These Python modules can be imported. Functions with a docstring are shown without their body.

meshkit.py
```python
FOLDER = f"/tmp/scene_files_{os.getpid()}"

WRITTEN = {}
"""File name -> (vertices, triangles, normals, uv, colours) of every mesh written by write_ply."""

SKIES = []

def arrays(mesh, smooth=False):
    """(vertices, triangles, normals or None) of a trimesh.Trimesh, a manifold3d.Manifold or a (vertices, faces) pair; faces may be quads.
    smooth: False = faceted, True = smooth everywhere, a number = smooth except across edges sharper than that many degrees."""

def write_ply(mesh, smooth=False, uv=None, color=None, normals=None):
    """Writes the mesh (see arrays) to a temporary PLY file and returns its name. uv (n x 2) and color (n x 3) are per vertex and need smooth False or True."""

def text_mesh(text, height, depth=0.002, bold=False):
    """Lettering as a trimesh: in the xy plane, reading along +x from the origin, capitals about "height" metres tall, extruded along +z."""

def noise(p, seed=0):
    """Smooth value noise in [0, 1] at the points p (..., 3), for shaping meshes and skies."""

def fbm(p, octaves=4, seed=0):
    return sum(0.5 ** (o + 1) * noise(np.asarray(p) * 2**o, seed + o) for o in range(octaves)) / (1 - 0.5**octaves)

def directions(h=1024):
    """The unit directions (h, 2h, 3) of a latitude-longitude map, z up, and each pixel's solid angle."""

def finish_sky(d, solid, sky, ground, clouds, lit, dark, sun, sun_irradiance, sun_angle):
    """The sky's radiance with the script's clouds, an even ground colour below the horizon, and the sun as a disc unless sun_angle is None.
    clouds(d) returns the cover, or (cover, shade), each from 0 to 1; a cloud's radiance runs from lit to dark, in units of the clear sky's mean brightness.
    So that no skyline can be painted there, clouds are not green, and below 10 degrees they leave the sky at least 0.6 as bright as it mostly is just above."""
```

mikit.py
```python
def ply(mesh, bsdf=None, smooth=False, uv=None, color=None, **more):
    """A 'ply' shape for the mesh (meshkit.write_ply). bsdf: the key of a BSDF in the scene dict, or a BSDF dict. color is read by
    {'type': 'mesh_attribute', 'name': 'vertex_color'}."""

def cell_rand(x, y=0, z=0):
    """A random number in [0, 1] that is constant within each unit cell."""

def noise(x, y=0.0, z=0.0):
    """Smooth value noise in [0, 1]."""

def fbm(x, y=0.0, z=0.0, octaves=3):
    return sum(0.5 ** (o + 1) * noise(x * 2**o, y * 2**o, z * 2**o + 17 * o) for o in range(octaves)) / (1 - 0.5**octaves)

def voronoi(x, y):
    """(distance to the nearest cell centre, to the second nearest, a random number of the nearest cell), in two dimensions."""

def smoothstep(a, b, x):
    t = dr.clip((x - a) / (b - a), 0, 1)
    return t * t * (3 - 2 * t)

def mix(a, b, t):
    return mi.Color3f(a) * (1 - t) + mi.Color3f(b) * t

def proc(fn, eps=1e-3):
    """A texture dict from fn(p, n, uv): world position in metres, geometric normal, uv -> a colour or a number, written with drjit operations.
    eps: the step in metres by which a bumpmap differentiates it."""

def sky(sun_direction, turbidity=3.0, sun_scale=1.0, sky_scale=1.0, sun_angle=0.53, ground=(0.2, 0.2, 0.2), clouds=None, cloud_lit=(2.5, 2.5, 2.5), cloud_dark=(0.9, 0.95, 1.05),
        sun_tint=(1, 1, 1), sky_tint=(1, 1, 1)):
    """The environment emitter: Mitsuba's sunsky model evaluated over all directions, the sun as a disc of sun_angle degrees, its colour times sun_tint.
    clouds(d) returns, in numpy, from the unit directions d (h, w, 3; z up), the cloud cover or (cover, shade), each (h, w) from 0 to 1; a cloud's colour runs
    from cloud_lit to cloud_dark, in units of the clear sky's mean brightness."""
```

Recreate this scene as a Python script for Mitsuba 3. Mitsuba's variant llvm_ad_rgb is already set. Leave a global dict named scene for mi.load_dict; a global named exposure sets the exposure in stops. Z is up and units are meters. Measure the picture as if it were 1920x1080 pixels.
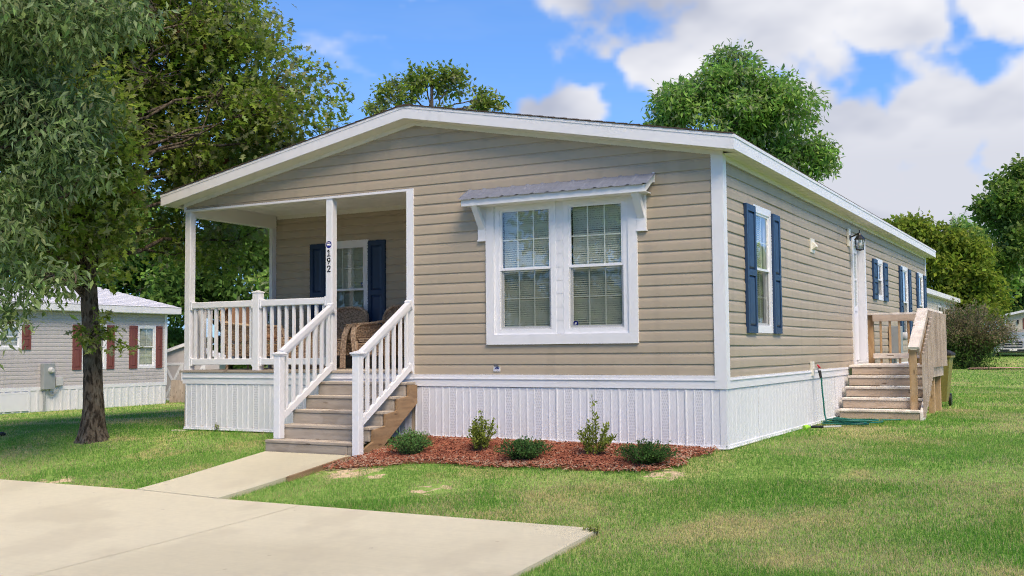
import math
import numpy as np, trimesh, shapely, drjit as dr, mitsuba as mi, mikit, meshkit
from shapely.geometry import Polygon, box as sbox
from scipy.interpolate import PchipInterpolator
from mikit import proc, noise, fbm, voronoi, cell_rand, smoothstep, mix
T = mi.ScalarTransform4f
scene, labels = {}, {}

# ------------------------------------------------------------------ camera, sky, exposure
CAM = np.array([3.572, -11.365, 1.102])
YAW, PITCH, ROLL = 0.4998, 0.0577, -0.0087
FW = np.array([-math.sin(YAW) * math.cos(PITCH), math.cos(YAW) * math.cos(PITCH), math.sin(PITCH)])
RT = np.array([math.cos(YAW), math.sin(YAW), 0.0])
UP = np.cross(RT, FW)
UP = UP * math.cos(ROLL) - RT * math.sin(ROLL)
scene['camera'] = {'type': 'perspective', 'fov': 51.16, 'fov_axis': 'x', 'near_clip': 0.05, 'far_clip': 2000.0,
                   'to_world': T().look_at(origin=CAM.tolist(), target=(CAM + FW).tolist(), up=UP.tolist())}
exposure = 2.3


def cloud_cover(d):
    az = np.degrees(np.arctan2(d[..., 0], d[..., 1])) + math.degrees(YAW)
    az = (az + 180) % 360 - 180
    el = np.degrees(np.arcsin(np.clip(d[..., 2], -1, 1)))
    q = np.stack([d[..., 0] / (d[..., 2] + .22), d[..., 1] / (d[..., 2] + .22), d[..., 2] * 3], -1)
    big = meshkit.fbm(q * 1.1 + 11.3, 5, 3)
    fine = meshkit.fbm(d * 26.0 + 4.0, 6, 9)
    wa = az + 5.0 * (meshkit.fbm(d * 17.0 + 8.0, 5, 31) - .5)
    we = el + 3.6 * (meshkit.fbm(d * 17.0 + 19.0, 5, 32) - .5)
    wisp = meshkit.fbm(d * np.array([9, 9, 30.0]), 5, 21)

    def ell(a, e, ra, re):
        return np.clip(1.25 - np.sqrt(((wa - a) / ra) ** 2 + ((we - e) / re) ** 2), -1, 1)
    base = (big - .52) * 3.0
    inview = np.clip((34 - np.abs(az)) / 6, 0, 1) * np.clip((23 - el) / 4, 0, 1)
    parts = [(21, 20.0, 21, 4.0), (3.2, 20.7, 10, 3.2), (16.5, 17.0, 10, 2.3), (25, 15.8, 3.6, 1.6), (8.3, 14.6, 2.2, 1.7), (2.8, 12.9, 2.9, 1.3), (14.4, 13.4, 3.0, 3.2), (16.8, 10.4, 4.2, 3.4),
             (21.8, 11.4, 3.4, 4.0), (26.3, 9.8, 5, 4.2), (20.5, 7.4, 9, 3.2), (25, 4.6, 9, 2.2), (33, 9, 9, 4)]
    s = np.full(az.shape, -1.0)
    for p in parts:
        s = np.maximum(s, ell(*p))
    s = s * 1.35 - .30 + (fine - .5) * 2.0
    w = ell(-9.0, 16.9, 3.6, 1.5) * .75 + (meshkit.fbm(d * np.array([22, 22, 44.0]) + 3, 5, 77) - .5) * 3.6 - .12
    cover = np.maximum(np.clip(s * 1.7 + .10, 0, 1), .6 * np.clip(w, 0, 1))
    cover = cover * inview + (1 - inview) * np.clip(base + (fine - .5) * 1.2, 0, 1)
    veil = .10 * np.clip((wisp - .45) * 5, 0, 1)
    cover = np.maximum(cover, veil)
    cover = cover * cover * (3 - 2 * cover)
    shade = np.clip((meshkit.fbm(d * np.array([8.0, 8.0, 13.0]) + 2.0, 5, 5) - .43) * 2.6, 0, 1)
    return cover, np.clip(.06 + .42 * np.clip((14.5 - el) / 5, 0, 1) + shade * .85, 0, 1)


scene['sky'] = mikit.sky((0.88, -0.80, 1.35), turbidity=2.6, sun_scale=0.60, sky_scale=0.98, sun_angle=30.0, clouds=cloud_cover,
                         cloud_lit=(2.3, 2.3, 2.38), cloud_dark=(1.0, 1.1, 1.42), sky_tint=(0.68, 0.89, 1.26), sun_tint=(1.0, .985, .96), ground=(.16, .18, .10))


# ------------------------------------------------------------------ helpers
def newkey(name, parent=None):
    k = f'{parent}__{name}' if parent else name
    if k not in scene and k not in labels:
        return k
    i = 1
    while f'{k}_{i:03d}' in scene or f'{k}_{i:03d}' in labels:
        i += 1
    return f'{k}_{i:03d}'


def thing(name, label, cat, group=None):
    k = newkey(name)
    labels[k] = {'label': label, 'category': cat}
    if group:
        labels[k]['group'] = group
    return k


def part(parent, name, mesh, m, label=None, kind=None, **kw):
    k = newkey(name, parent)
    if isinstance(mesh, MB):
        mesh = mesh.get()
    scene[k] = mikit.ply(mesh, m, **kw)
    d = {}
    if label:
        d['label'] = label
    if kind:
        d['kind'] = kind
    if d:
        labels[k] = d
    return k


def struct(name, mesh, m, kind='structure', label=None, cat=None, **kw):
    k = newkey(name)
    if isinstance(mesh, MB):
        mesh = mesh.get()
    scene[k] = mikit.ply(mesh, m, **kw)
    labels[k] = {'kind': kind}
    if label:
        labels[k]['label'] = label
    if cat:
        labels[k]['category'] = cat
    return k


BF = np.array([[0, 2, 1], [0, 3, 2], [4, 5, 6], [4, 6, 7], [0, 1, 5], [0, 5, 4], [1, 2, 6], [1, 6, 5], [2, 3, 7], [2, 7, 6], [3, 0, 4], [3, 4, 7]])


class MB:
    """collects pieces in a local frame (a along, b out of the wall, c up) and maps them to the world"""

    def __init__(self, fr=None):
        self.V, self.F, self.n, self.fr = [], [], 0, fr

    def add(self, v, f):
        v, f = np.asarray(v, float), np.asarray(f, int)
        if f.shape[1] == 4:
            f = np.vstack([f[:, [0, 1, 2]], f[:, [0, 2, 3]]])
        self.V.append(v)
        self.F.append(f + self.n)
        self.n += len(v)
        return self

    def box(self, a0, a1, b0, b1, c0, c1):
        v = [[a0, b0, c0], [a1, b0, c0], [a1, b1, c0], [a0, b1, c0], [a0, b0, c1], [a1, b0, c1], [a1, b1, c1], [a0, b1, c1]]
        return self.add(v, BF)

    def cbox(self, a0, a1, b0, b1, c0, c1, r=.004):
        """box with chamfered edges"""
        v = []
        for x, sx in ((a0, 1), (a1, -1)):
            for y, sy in ((b0, 1), (b1, -1)):
                for z, sz in ((c0, 1), (c1, -1)):
                    v += [[x + sx * r, y + sy * r, z], [x + sx * r, y, z + sz * r], [x, y + sy * r, z + sz * r]]
        h = trimesh.convex.convex_hull(np.array(v))
        return self.add(h.vertices, h.faces)

    def hull(self, pts):
        h = trimesh.convex.convex_hull(np.array(pts, float))
        return self.add(h.vertices, h.faces)

    def beam(self, p, q, w, h, up=(0, 0, 1), r=0):
        """rectangular bar from p to q, h measured along up"""
        p, q = np.array(p, float), np.array(q, float)
        d = (q - p) / np.linalg.norm(q - p)
        s = np.cross(d, up)
        s /= np.linalg.norm(s)
        u = np.cross(s, d)
        pts = []
        for e in (p, q):
            for i, j in ((-1, -1), (1, -1), (1, 1), (-1, 1)):
                pts.append(e + s * i * w / 2 + u * j * h / 2)
        return self.add(pts, BF)

    def tube(self, pts, rad, sides=6, cap=True):
        p = np.asarray(pts, float)
        t = np.gradient(p, axis=0)
        t /= np.linalg.norm(t, axis=1, keepdims=True) + 1e-12
        ref = np.where(np.abs(t[:, 2:]) < .9, [0, 0, 1.0], [1.0, 0, 0])
        a = np.cross(t, ref)
        a /= np.linalg.norm(a, axis=1, keepdims=True) + 1e-12
        b = np.cross(t, a)
        g = np.arange(sides) * 2 * np.pi / sides
        r = np.broadcast_to(rad, (len(p),))[:, None, None]
        v = p[:, None] + r * (np.cos(g)[None, :, None] * a[:, None] + np.sin(g)[None, :, None] * b[:, None])
        i, j = np.meshgrid(np.arange(len(p) - 1), np.arange(sides), indexing='ij')
        f = np.stack([i * sides + j, i * sides + (j + 1) % sides, (i + 1) * sides + (j + 1) % sides, (i + 1) * sides + j], -1).reshape(-1, 4)
        v = v.reshape(-1, 3)
        self.add(v, f)
        if cap:
            for o in (0, (len(p) - 1) * sides):
                self.add(v[o:o + sides], [[0, k, k + 1] for k in range(1, sides - 1)])
        return self

    def cyl(self, p, q, r, sides=16, r2=None):
        return self.tube([p, q], [r, r if r2 is None else r2], sides)

    def poly(self, pg, b0, b1):
        """a polygon of the (a, c) plane given thickness from b0 to b1"""
        for g in getattr(pg, 'geoms', [pg]):
            if g.area < 1e-6:
                continue
            m = trimesh.creation.extrude_polygon(g, b1 - b0, engine='earcut')
            v = np.array(m.vertices)
            self.add(np.stack([v[:, 0], v[:, 2] + b0, v[:, 1]], 1), np.array(m.faces)[:, ::-1])
        return self

    def grid(self, P):
        """P: (n, m, 3) array of points"""
        n, m = P.shape[:2]
        i, j = np.meshgrid(np.arange(n - 1), np.arange(m - 1), indexing='ij')
        k = (i * m + j).ravel()
        return self.add(P.reshape(-1, 3), np.stack([k, k + m, k + m + 1, k + 1], 1))

    def get(self):
        v, f = np.vstack(self.V), np.vstack(self.F)
        if self.fr is not None:
            o, u, n = self.fr
            w = np.array([0, 0, 1.0])
            if np.dot(np.cross(u, n), w) < 0:
                f = f[:, ::-1]
            v = o + v[:, :1] * u + v[:, 1:2] * n + v[:, 2:] * w
        return v, f


def frame(o, u, n):
    return np.array(o, float), np.array(u, float), np.array(n, float)


FRONT = frame((0, 0, 0), (1, 0, 0), (0, -1, 0))       # a = x, b = towards the street, c = z
SIDE = frame((0, 0, 0), (0, 1, 0), (1, 0, 0))         # a = y, b = +x
BACKP = frame((0, 1.9, 0), (1, 0, 0), (0, -1, 0))     # recessed porch wall
LEFT = frame((-8.05, 0, 0), (0, 1, 0), (-1, 0, 0))

gp = PchipInterpolator([-60, -40, -14, -11.4, -8, -4.8, -3.4, -1.24, 0, 3, 12, 100, 420], [-1.2, -1.1, -.85, -.74, -.6, -.455, -.37, -.14, 0.0, .01, .02, 1.1, 6])


def sm(a, b, x):
    t = np.clip((x - a) / (b - a), 0, 1)
    return t * t * (3 - 2 * t)


def gz(x, y):
    """height of the ground"""
    x, y = np.asarray(x, float), np.asarray(y, float)
    return gp(y) - .73 * sm(-8.6, -25.5, x)


# ------------------------------------------------------------------ materials
def flat(col, rough=.5, spec=.4, **kw):
    return {'type': 'twosided', 'b': {'type': 'principled', 'base_color': {'type': 'rgb', 'value': list(col)}, 'roughness': rough, 'specular': spec, **kw}}


def textured(fn, rough=.6, spec=.35, bump=None, scale=1.0, eps=2e-3, **kw):
    b = {'type': 'principled', 'base_color': proc(fn), 'roughness': rough, 'specular': spec, **kw}
    if bump is not None:
        b = {'type': 'bumpmap', 'tex': proc(bump, eps), 'scale': scale, 'b': b}
    return {'type': 'twosided', 'b': b}


def vcol(rough=.7, spec=.2):
    return {'type': 'twosided', 'b': {'type': 'principled', 'base_color': {'type': 'mesh_attribute', 'name': 'vertex_color'}, 'roughness': rough, 'specular': spec}}


def siding_col(c1, c2):
    def f(p, n, uv):
        t = fbm(p.x * .9 + p.y * 1.1, p.z * 7.9, 3.0, 3)
        k = cell_rand(dr.floor((p.z - .002) / .127), dr.floor((p.x + p.y * .73) / 3.7), 5)
        s = noise(p.x * 9 + p.y * 9, p.z * 1.3, 8)
        c = mix(c1, c2, dr.clip(t * .6 + k * .45, 0, 1))
        return c * (1 - .06 * smoothstep(.66, .9, s))
    return f


scene['m_siding'] = textured(siding_col((.360, .301, .226), (.402, .338, .258)), .52, .4)
scene['m_grey_siding'] = textured(siding_col((.43, .40, .41), (.48, .455, .46)), .55, .35)
scene['m_tan_siding'] = textured(siding_col((.50, .45, .37), (.55, .49, .40)), .55, .35)
scene['m_back_siding'] = textured(siding_col((.46, .43, .38), (.51, .475, .43)), .55, .35)


def white_fn(p, n, uv):
    t = fbm(p.x * 2.3 + p.y * 2.3, p.z * 2.1, p.y, 3)
    d = smoothstep(.60, .82, fbm(p.x * 6, p.y * 6, p.z * 2.5, 3))
    return mix((.69, .695, .735), (.65, .655, .69), t) * (1 - .06 * d)


def skirt_fn(p, n, uv):
    t = fbm(p.x * 3 + p.y * 3, p.z * .7, 2.0, 3)
    streak = smoothstep(.50, .85, noise(p.x * 7 + p.y * 7, p.z * .8, 3.3))
    c = mix((.66, .665, .71), (.60, .61, .65), t)
    c = mix(c, (.60, .60, .55), streak * .22)
    mud = smoothstep(.60, .74, fbm(p.x * 17 + p.y * 17, p.z * 17, 2.2, 3)) * smoothstep(.10, .02, p.z) * dr.select(p.x > -9, mi.Float(1), mi.Float(0))
    return mix(c, (.40, .30, .20), mud * .6)


def skirt_side_fn(p, n, uv):
    t = fbm(p.y * .8, p.z * .5, 2.0, 2)
    return mix((.665, .67, .70), (.61, .615, .64), t)


scene['m_skirt_side'] = textured(skirt_side_fn, .5, .35)
scene['m_white'] = textured(white_fn, .42, .45)
scene['m_skirt'] = textured(skirt_fn, .45, .4)


def perf_fn(p, n, uv):
    a, c = (p.x + p.y) / .024, p.z / .033
    r = dr.floor(c)
    u = a + .5 * (r - 2 * dr.floor(r * .5))
    d = dr.sqrt(dr.square(u - dr.floor(u) - .5) + dr.square(c - r - .5))
    return mix((.47, .475, .52), (.63, .635, .68), smoothstep(.22, .38, d))


scene['m_perforated'] = textured(perf_fn, .45, .4)
scene['m_ceiling'] = flat((.74, .735, .72), .55)
scene['m_vinyl'] = flat((.70, .705, .745), .3, .5)
scene['m_offwhite'] = flat((.66, .64, .58), .45)


def navy_fn(p, n, uv):
    t = fbm(p.x * 25 + p.y * 25, p.z * 2, 4.0, 2)
    return mix((.012, .034, .088), (.017, .044, .105), t)


scene['m_navy'] = textured(navy_fn, .42, .45)
scene['m_red_shutter'] = flat((.165, .055, .050), .5)
scene['m_black'] = flat((.012, .012, .013), .35, .5)
scene['m_dark'] = flat((.022, .021, .022), .7)
scene['m_interior'] = flat((.16, .15, .14), .9, .1)
scene['m_blind'] = flat((.47, .51, .43), .5)
scene['m_grille'] = flat((.62, .66, .62), .5)
scene['m_grey_metal'] = flat((.26, .28, .29), .4, .5)
scene['m_light_grey'] = flat((.45, .46, .47), .45)
scene['m_glass'] = {'type': 'thindielectric', 'int_ior': 1.75}
scene['m_screen'] = {'type': 'thindielectric', 'int_ior': 1.0002, 'specular_transmittance': {'type': 'rgb', 'value': [.72, .73, .72]}}


def galv_fn(p, n, uv):
    d1, d2, r = voronoi(p.x * 14, (p.z + p.y) * 14)
    return mix((.165, .185, .245), (.215, .24, .315), r * .5 + .5 * fbm(p.x * 6, p.y * 6, p.z * 6))


scene['m_galvanised'] = textured(galv_fn, .38, .6, metallic=.25)


def wood(axis, c1, c2, c3, fine=30.0):
    def f(p, n, uv):
        q = [p.x, p.y, p.z]
        st = [fine] * 3
        st[axis] = 2.2
        brd = cell_rand(dr.floor((p.z + .14) / .1695), dr.floor(p.y * 4 + 20), 7) if axis == 0 else (cell_rand(dr.floor(p.x * 9), dr.floor(p.z * 4), 3) if axis == 1 else cell_rand(dr.floor(p.x * 9), dr.floor(p.y * 9), 3))
        warp = fbm(p.x * 3.1, p.y * 3.1, p.z * 3.1, 2) * 3.0
        g = fbm(q[0] * st[0] + warp, q[1] * st[1] + warp, q[2] * st[2] + brd * 30, 3)
        w = fbm(q[0] * st[0] * .22 + warp * 2, q[1] * st[1] * .22, q[2] * st[2] * .22 + brd * 11, 2)
        c = mix(c1, c2, smoothstep(.3, .7, g))
        c = mix(c, c3, .55 * smoothstep(.42, .72, w))
        along, across = (q[axis], q[2] if axis != 2 else q[0] + q[1])
        d1, d2, r = voronoi(along * 2.3 + brd * 47.3, across * 8.5 + brd * 31.7)
        knot = smoothstep(.13, .05, d1) * smoothstep(.70, .78, r)
        c = mix(c, (.10, .065, .04), knot * .75)
        return c * (.86 + .26 * brd)
    return f


scene['m_stair_wood'] = textured(wood(0, (.355, .31, .26), (.295, .25, .205), (.40, .36, .315)), .75, .2)
scene['m_deck_wood_x'] = textured(wood(0, (.41, .33, .26), (.335, .265, .205), (.45, .375, .31), 13.0), .75, .2)
scene['m_deck_wood_z'] = textured(wood(2, (.41, .275, .15), (.33, .21, .11), (.44, .33, .22), 13.0), .75, .2)
scene['m_deck_wood_y'] = textured(wood(1, (.64, .585, .53), (.55, .49, .44), (.72, .67, .62), 13.0), .75, .2)
scene['m_grey_wood_z'] = textured(wood(2, (.40, .335, .28), (.31, .25, .205), (.45, .395, .345), 13.0), .8, .15)
scene['m_brown_wood'] = textured(wood(1, (.29, .19, .11), (.22, .145, .085), (.33, .23, .14)), .75, .2)


def concrete_fn(p, n, uv):
    t = fbm(p.x * .55, p.y * .55, 1.0, 4)
    broom = noise(p.x * 3.0, p.y * 140, 2)
    s = fbm(p.x * 24, p.y * 24, 1, 3)
    c = mix((.485, .452, .335), (.43, .398, .29), smoothstep(.3, .7, t))
    c = c * (.955 + .06 * broom + .07 * (s - .5))
    st = smoothstep(.60, .76, fbm(p.x * 1.7 + 9, p.y * 1.1, 4, 4))
    c = mix(c, (.34, .305, .225), st * .28)
    sp = smoothstep(.05, .02, voronoi(p.x * 2.1, p.y * 2.1)[0]) * smoothstep(.78, .85, voronoi(p.x * 2.1, p.y * 2.1)[2])
    return mix(c, (.24, .20, .15), sp * .35)


scene['m_concrete'] = textured(concrete_fn, .85, .15, bump=lambda p, n, uv: fbm(p.x * 60, p.y * 60, 1, 2) + .3 * noise(p.x * 4, p.y * 160, 1), scale=.0014)


SAND = [(-3.80, -1.74, .48), (-2.30, -2.33, .24), (-.27, -1.26, .28), (-7.0, -3.05, .30), (-11.8, 1.3, .5), (-3.25, -1.95, .16)]     # bare sandy spots in the lawn: x, y, radius


def soil_fn(p, n, uv):
    t = fbm(p.x * .5, p.y * .5, 2, 3)
    f = fbm(p.x * 14, p.y * 14, 2, 3)
    c = mix((.165, .265, .062), (.21, .305, .08), smoothstep(.35, .65, t))
    dry = smoothstep(.52, .70, fbm(p.x * 1.3 + 7, p.y * 1.3, 5, 4))
    c = mix(c, (.36, .30, .14), dry * .6)
    g = mi.Float(0)
    for x, y, r in SAND:
        g = dr.maximum(g, dr.exp(-(dr.square(p.x - x) + dr.square(p.y - y)) / (r * r)))
    sand = smoothstep(.38, .62, g * (2.6 * fbm(p.x * 9, p.y * 9, 4, 4) - .55))
    return mix(c, (.46, .36, .235), sand) * (.75 + .5 * f)


scene['m_ground'] = textured(soil_fn, .95, .05, bump=lambda p, n, uv: fbm(p.x * 18, p.y * 18, 3, 3), scale=.02)


def bark_fn(p, n, uv):
    t = fbm(p.x * 42, p.y * 42, p.z * 8, 3)
    l = smoothstep(.50, .70, fbm(p.x * 21, p.y * 21, p.z * 12, 3))
    c = mix((.036, .028, .021), (.130, .105, .080), smoothstep(.36, .60, t))
    return mix(c, (.20, .185, .155), l * .42)


scene['m_bark'] = textured(bark_fn, .9, .1, bump=lambda p, n, uv: fbm(p.x * 55, p.y * 55, p.z * 9, 3), scale=.035)
scene['m_twig'] = flat((.085, .068, .05), .9, .1)
scene['m_leaf'] = {'type': 'principledthin', 'base_color': {'type': 'mesh_attribute', 'name': 'vertex_color'}, 'roughness': .33, 'spec_trans': 0.0, 'diff_trans': .95, 'eta': 1.6}
scene['m_vcol'] = vcol(.85, .12)
scene['m_shingle'] = textured(lambda p, n, uv: mix((.045, .035, .03), (.10, .08, .065), fbm(p.x * 30, p.y * 30, p.z * 30)), .95, .1)
scene['m_grey_shingle'] = textured(lambda p, n, uv: mix((.40, .41, .45), (.47, .48, .52), fbm(p.x * 5, p.y * 5, p.z * 5)), .9, .1)


def wicker_fn(p, n, uv):
    t = fbm(p.x * 55, p.y * 55, p.z * 55, 2)
    return mix((.30, .20, .135), (.62, .47, .335), smoothstep(.25, .75, t))


scene['m_wicker'] = textured(wicker_fn, .6, .3)

# ------------------------------------------------------------------ the ground
xs = np.unique(np.concatenate([np.linspace(-420, -40, 30), np.linspace(-40, -8.6, 40), np.linspace(-8.6, 14, 50), np.linspace(14, 60, 20), np.linspace(60, 420, 20)]))
ys = np.unique(np.concatenate([np.linspace(-60, -14, 20), np.linspace(-14, 2, 65), np.linspace(2, 14, 20), np.linspace(14, 100, 60), np.linspace(100, 420, 20)]))
X, Y = np.meshgrid(xs, ys, indexing='ij')
struct('ground', MB().grid(np.stack([X, Y, gz(X, Y) - .015], -1)), 'm_ground', smooth=True)


def slab(name, poly, step, lift, thick=.10, gap=0):
    """a concrete slab that follows the ground: triangulated top, with a side face all round"""
    x0, y0, x1, y1 = poly.bounds
    cells = [sbox(a, b, a + step, b + step).intersection(poly) for a in np.arange(x0, x1, step) for b in np.arange(y0, y1, step)]
    mb = MB()
    for c in cells:
        for g in getattr(c, 'geoms', [c]):
            if g.geom_type == 'Polygon' and g.area > 1e-7:
                q = np.array(g.exterior.coords)[:-1]
                mb.add(np.column_stack([q, gz(q[:, 0], q[:, 1]) + lift]), [[0, i, i + 1] for i in range(1, len(q) - 1)])
    ring = np.array(poly.segmentize(step).exterior.coords)
    top = np.column_stack([ring, gz(ring[:, 0], ring[:, 1]) + lift])
    mb.grid(np.stack([top, top - [0, 0, thick]], 1))
    return mb


drive_poly = Polygon([(-30, -3.40), (-5.30, -3.30), (-4.12, -3.40), (0.0, -3.40), (0.02, -4.8), (.02, -30), (-30, -30)])
walk_poly = Polygon([(-5.40, -1.27), (-4.10, -1.27), (-4.12, -3.388), (-5.36, -3.288)])
# control joints are real gaps between the pours
joint1 = Polygon([(-3.235, -6.3), (-3.225, -6.3), (-3.045, -3.2), (-3.055, -3.2)])
joint1b = Polygon([(-3.235, -6.3), (-3.225, -6.3), (-4.9, -34), (-4.91, -34)])
rest = drive_poly.difference(joint1.union(joint1b).buffer(.001))
pieces = sorted(rest.geoms, key=lambda g: g.centroid.x)
for g in pieces:
    struct('driveway', slab('driveway', g, .5, .03), 'm_concrete')
struct('walkway', slab('walkway', walk_poly, .4, .034), 'm_concrete')
board = MB()
for i in range(8):
    y0, y1 = -1.36 - .13 * i, -1.36 - .13 * (i + 1)
    board.beam((-4.075, y0, gz(-4, y0) + .012), (-4.075, y1, gz(-4, y1) + .012), .035, .06)
struct('path_edging_board', board, 'm_brown_wood')

bed_poly = Polygon([(-4.02, -.02), (-4.02, -1.0), (-4.04, -1.35), (-3.95, -1.75), (-3.6, -1.55), (-3.2, -1.32), (-2.7, -1.22), (-2.2, -1.28), (-1.7, -1.20), (-1.2, -1.25),
                    (-.8, -1.18), (-.46, -1.12), (-.26, -.9), (-.34, -.6), (-.16, -.40), (-.22, -.02)])
struct('planting_bed', slab('bed', bed_poly, .4, .012, .03), {'type': 'twosided', 'b': {'type': 'diffuse', 'reflectance': {'type': 'rgb', 'value': [.16, .065, .045]}}})

# ------------------------------------------------------------------ the home
P = .127
HL, HB = -8.05, 15.8
H = thing('mobile_home', 'tan mobile home with white trim, blue shutters and covered front porch', 'house')


def roof_z(x):
    return 4.215 - .1915 * np.abs(np.asarray(x, float) + 4.03)


def course(mb, a0, a1, z0, k, zl, zh, top, wob, rng_k):
    """one dutch-lap course between the relative heights zl and zh"""
    prof = np.array([(0, .004), (0, .0115), (.006, .0125), (.074, .0115), (.092, .0088), (.108, .0050), (P + .004, .0035)])
    zs, ds = prof[:, 0], prof[:, 1]
    keep = [(z, d) for z, d in prof if zl - 1e-9 <= z <= zh + 1e-9]
    if zl > 1e-6:
        keep = [(zl, float(np.interp(zl, zs[1:], ds[1:])))] + [q for q in keep if q[0] > zl]
    if zh < P - 1e-6:
        keep = [q for q in keep if q[0] < zh] + [(zh, float(np.interp(zh, zs[1:], ds[1:])))]
    if len(keep) < 2:
        return
    n = max(2, int((a1 - a0) / .3) + 1)
    a = np.linspace(a0, a1, n)
    q = np.array(keep)
    zw = wob * (meshkit.noise(np.column_stack([a * .8, np.full(n, k * 1.7 + rng_k), np.zeros(n)])) - .5)
    dw = wob * .8 * (meshkit.noise(np.column_stack([a * 1.1, np.full(n, k * 2.3 + rng_k), np.ones(n)])) - .5)
    z = z0 + q[None, :, 0] + zw[:, None]
    b = q[None, :, 1] + dw[:, None] * (q[None, :, 1] > .008)
    if top is not None:
        z = np.minimum(z, top(a)[:, None])
    G = np.stack([np.broadcast_to(a[:, None], z.shape), b, z], -1)
    mb.grid(G)


def siding(holder, fr, a0, a1, z0, z1, holes, mat, top=None, wob=.004, seed=0, n_pieces=True, bulge=None):
    k = 0
    while z0 + k * P < z1 - 1e-6:
        c0, c1 = z0 + k * P, min(z0 + (k + 1) * P, z1)
        l, r = a0, a1
        if top is not None:
            s = np.linspace(a0, a1, 800)
            ok = s[top(s) > c0 + .004]
            if len(ok) < 2:
                k += 1
                continue
            l, r = ok[0], ok[-1]
        cuts = sorted({l, r} | {v for h in holes for v in h[:2] if l < v < r})
        full = []
        for u, v in zip(cuts[:-1], cuts[1:]):
            if v - u < .012:
                continue
            m = (u + v) / 2
            hs = [h for h in holes if h[0] < m < h[1] and h[2] < c1 and h[3] > c0]
            rel = [(0.0, c1 - c0)]
            for h in hs:
                rel = [(x, y) for p, q in rel for x, y in ((p, min(q, h[2] - c0)), (max(p, h[3] - c0), q)) if y - x > .004]
            for p, q in rel:
                if full and full[-1][1] == u and full[-1][2:] == (p, q):
                    full[-1] = (full[-1][0], v, p, q)
                else:
                    full.append((u, v, p, q))
        for u, v, p, q in full:
            # long runs are made of planks that lap each other
            step = 3.66 if v - u > 4.2 else 99
            off = (k * 1.31) % 2.2 if step < 99 else 0
            e = [u] + [x for x in np.arange(u + 1.4 + off, v - .8, step)] + [v]
            for x, y in zip(e[:-1], e[1:]):
                mb = MB(fr)
                course(mb, x, y + (.02 if y < v - .01 else 0), c0, k, p, q, top, wob, seed)
                if mb.V:
                    part(holder, 'siding_plank', mb, mat)
        k += 1


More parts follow.
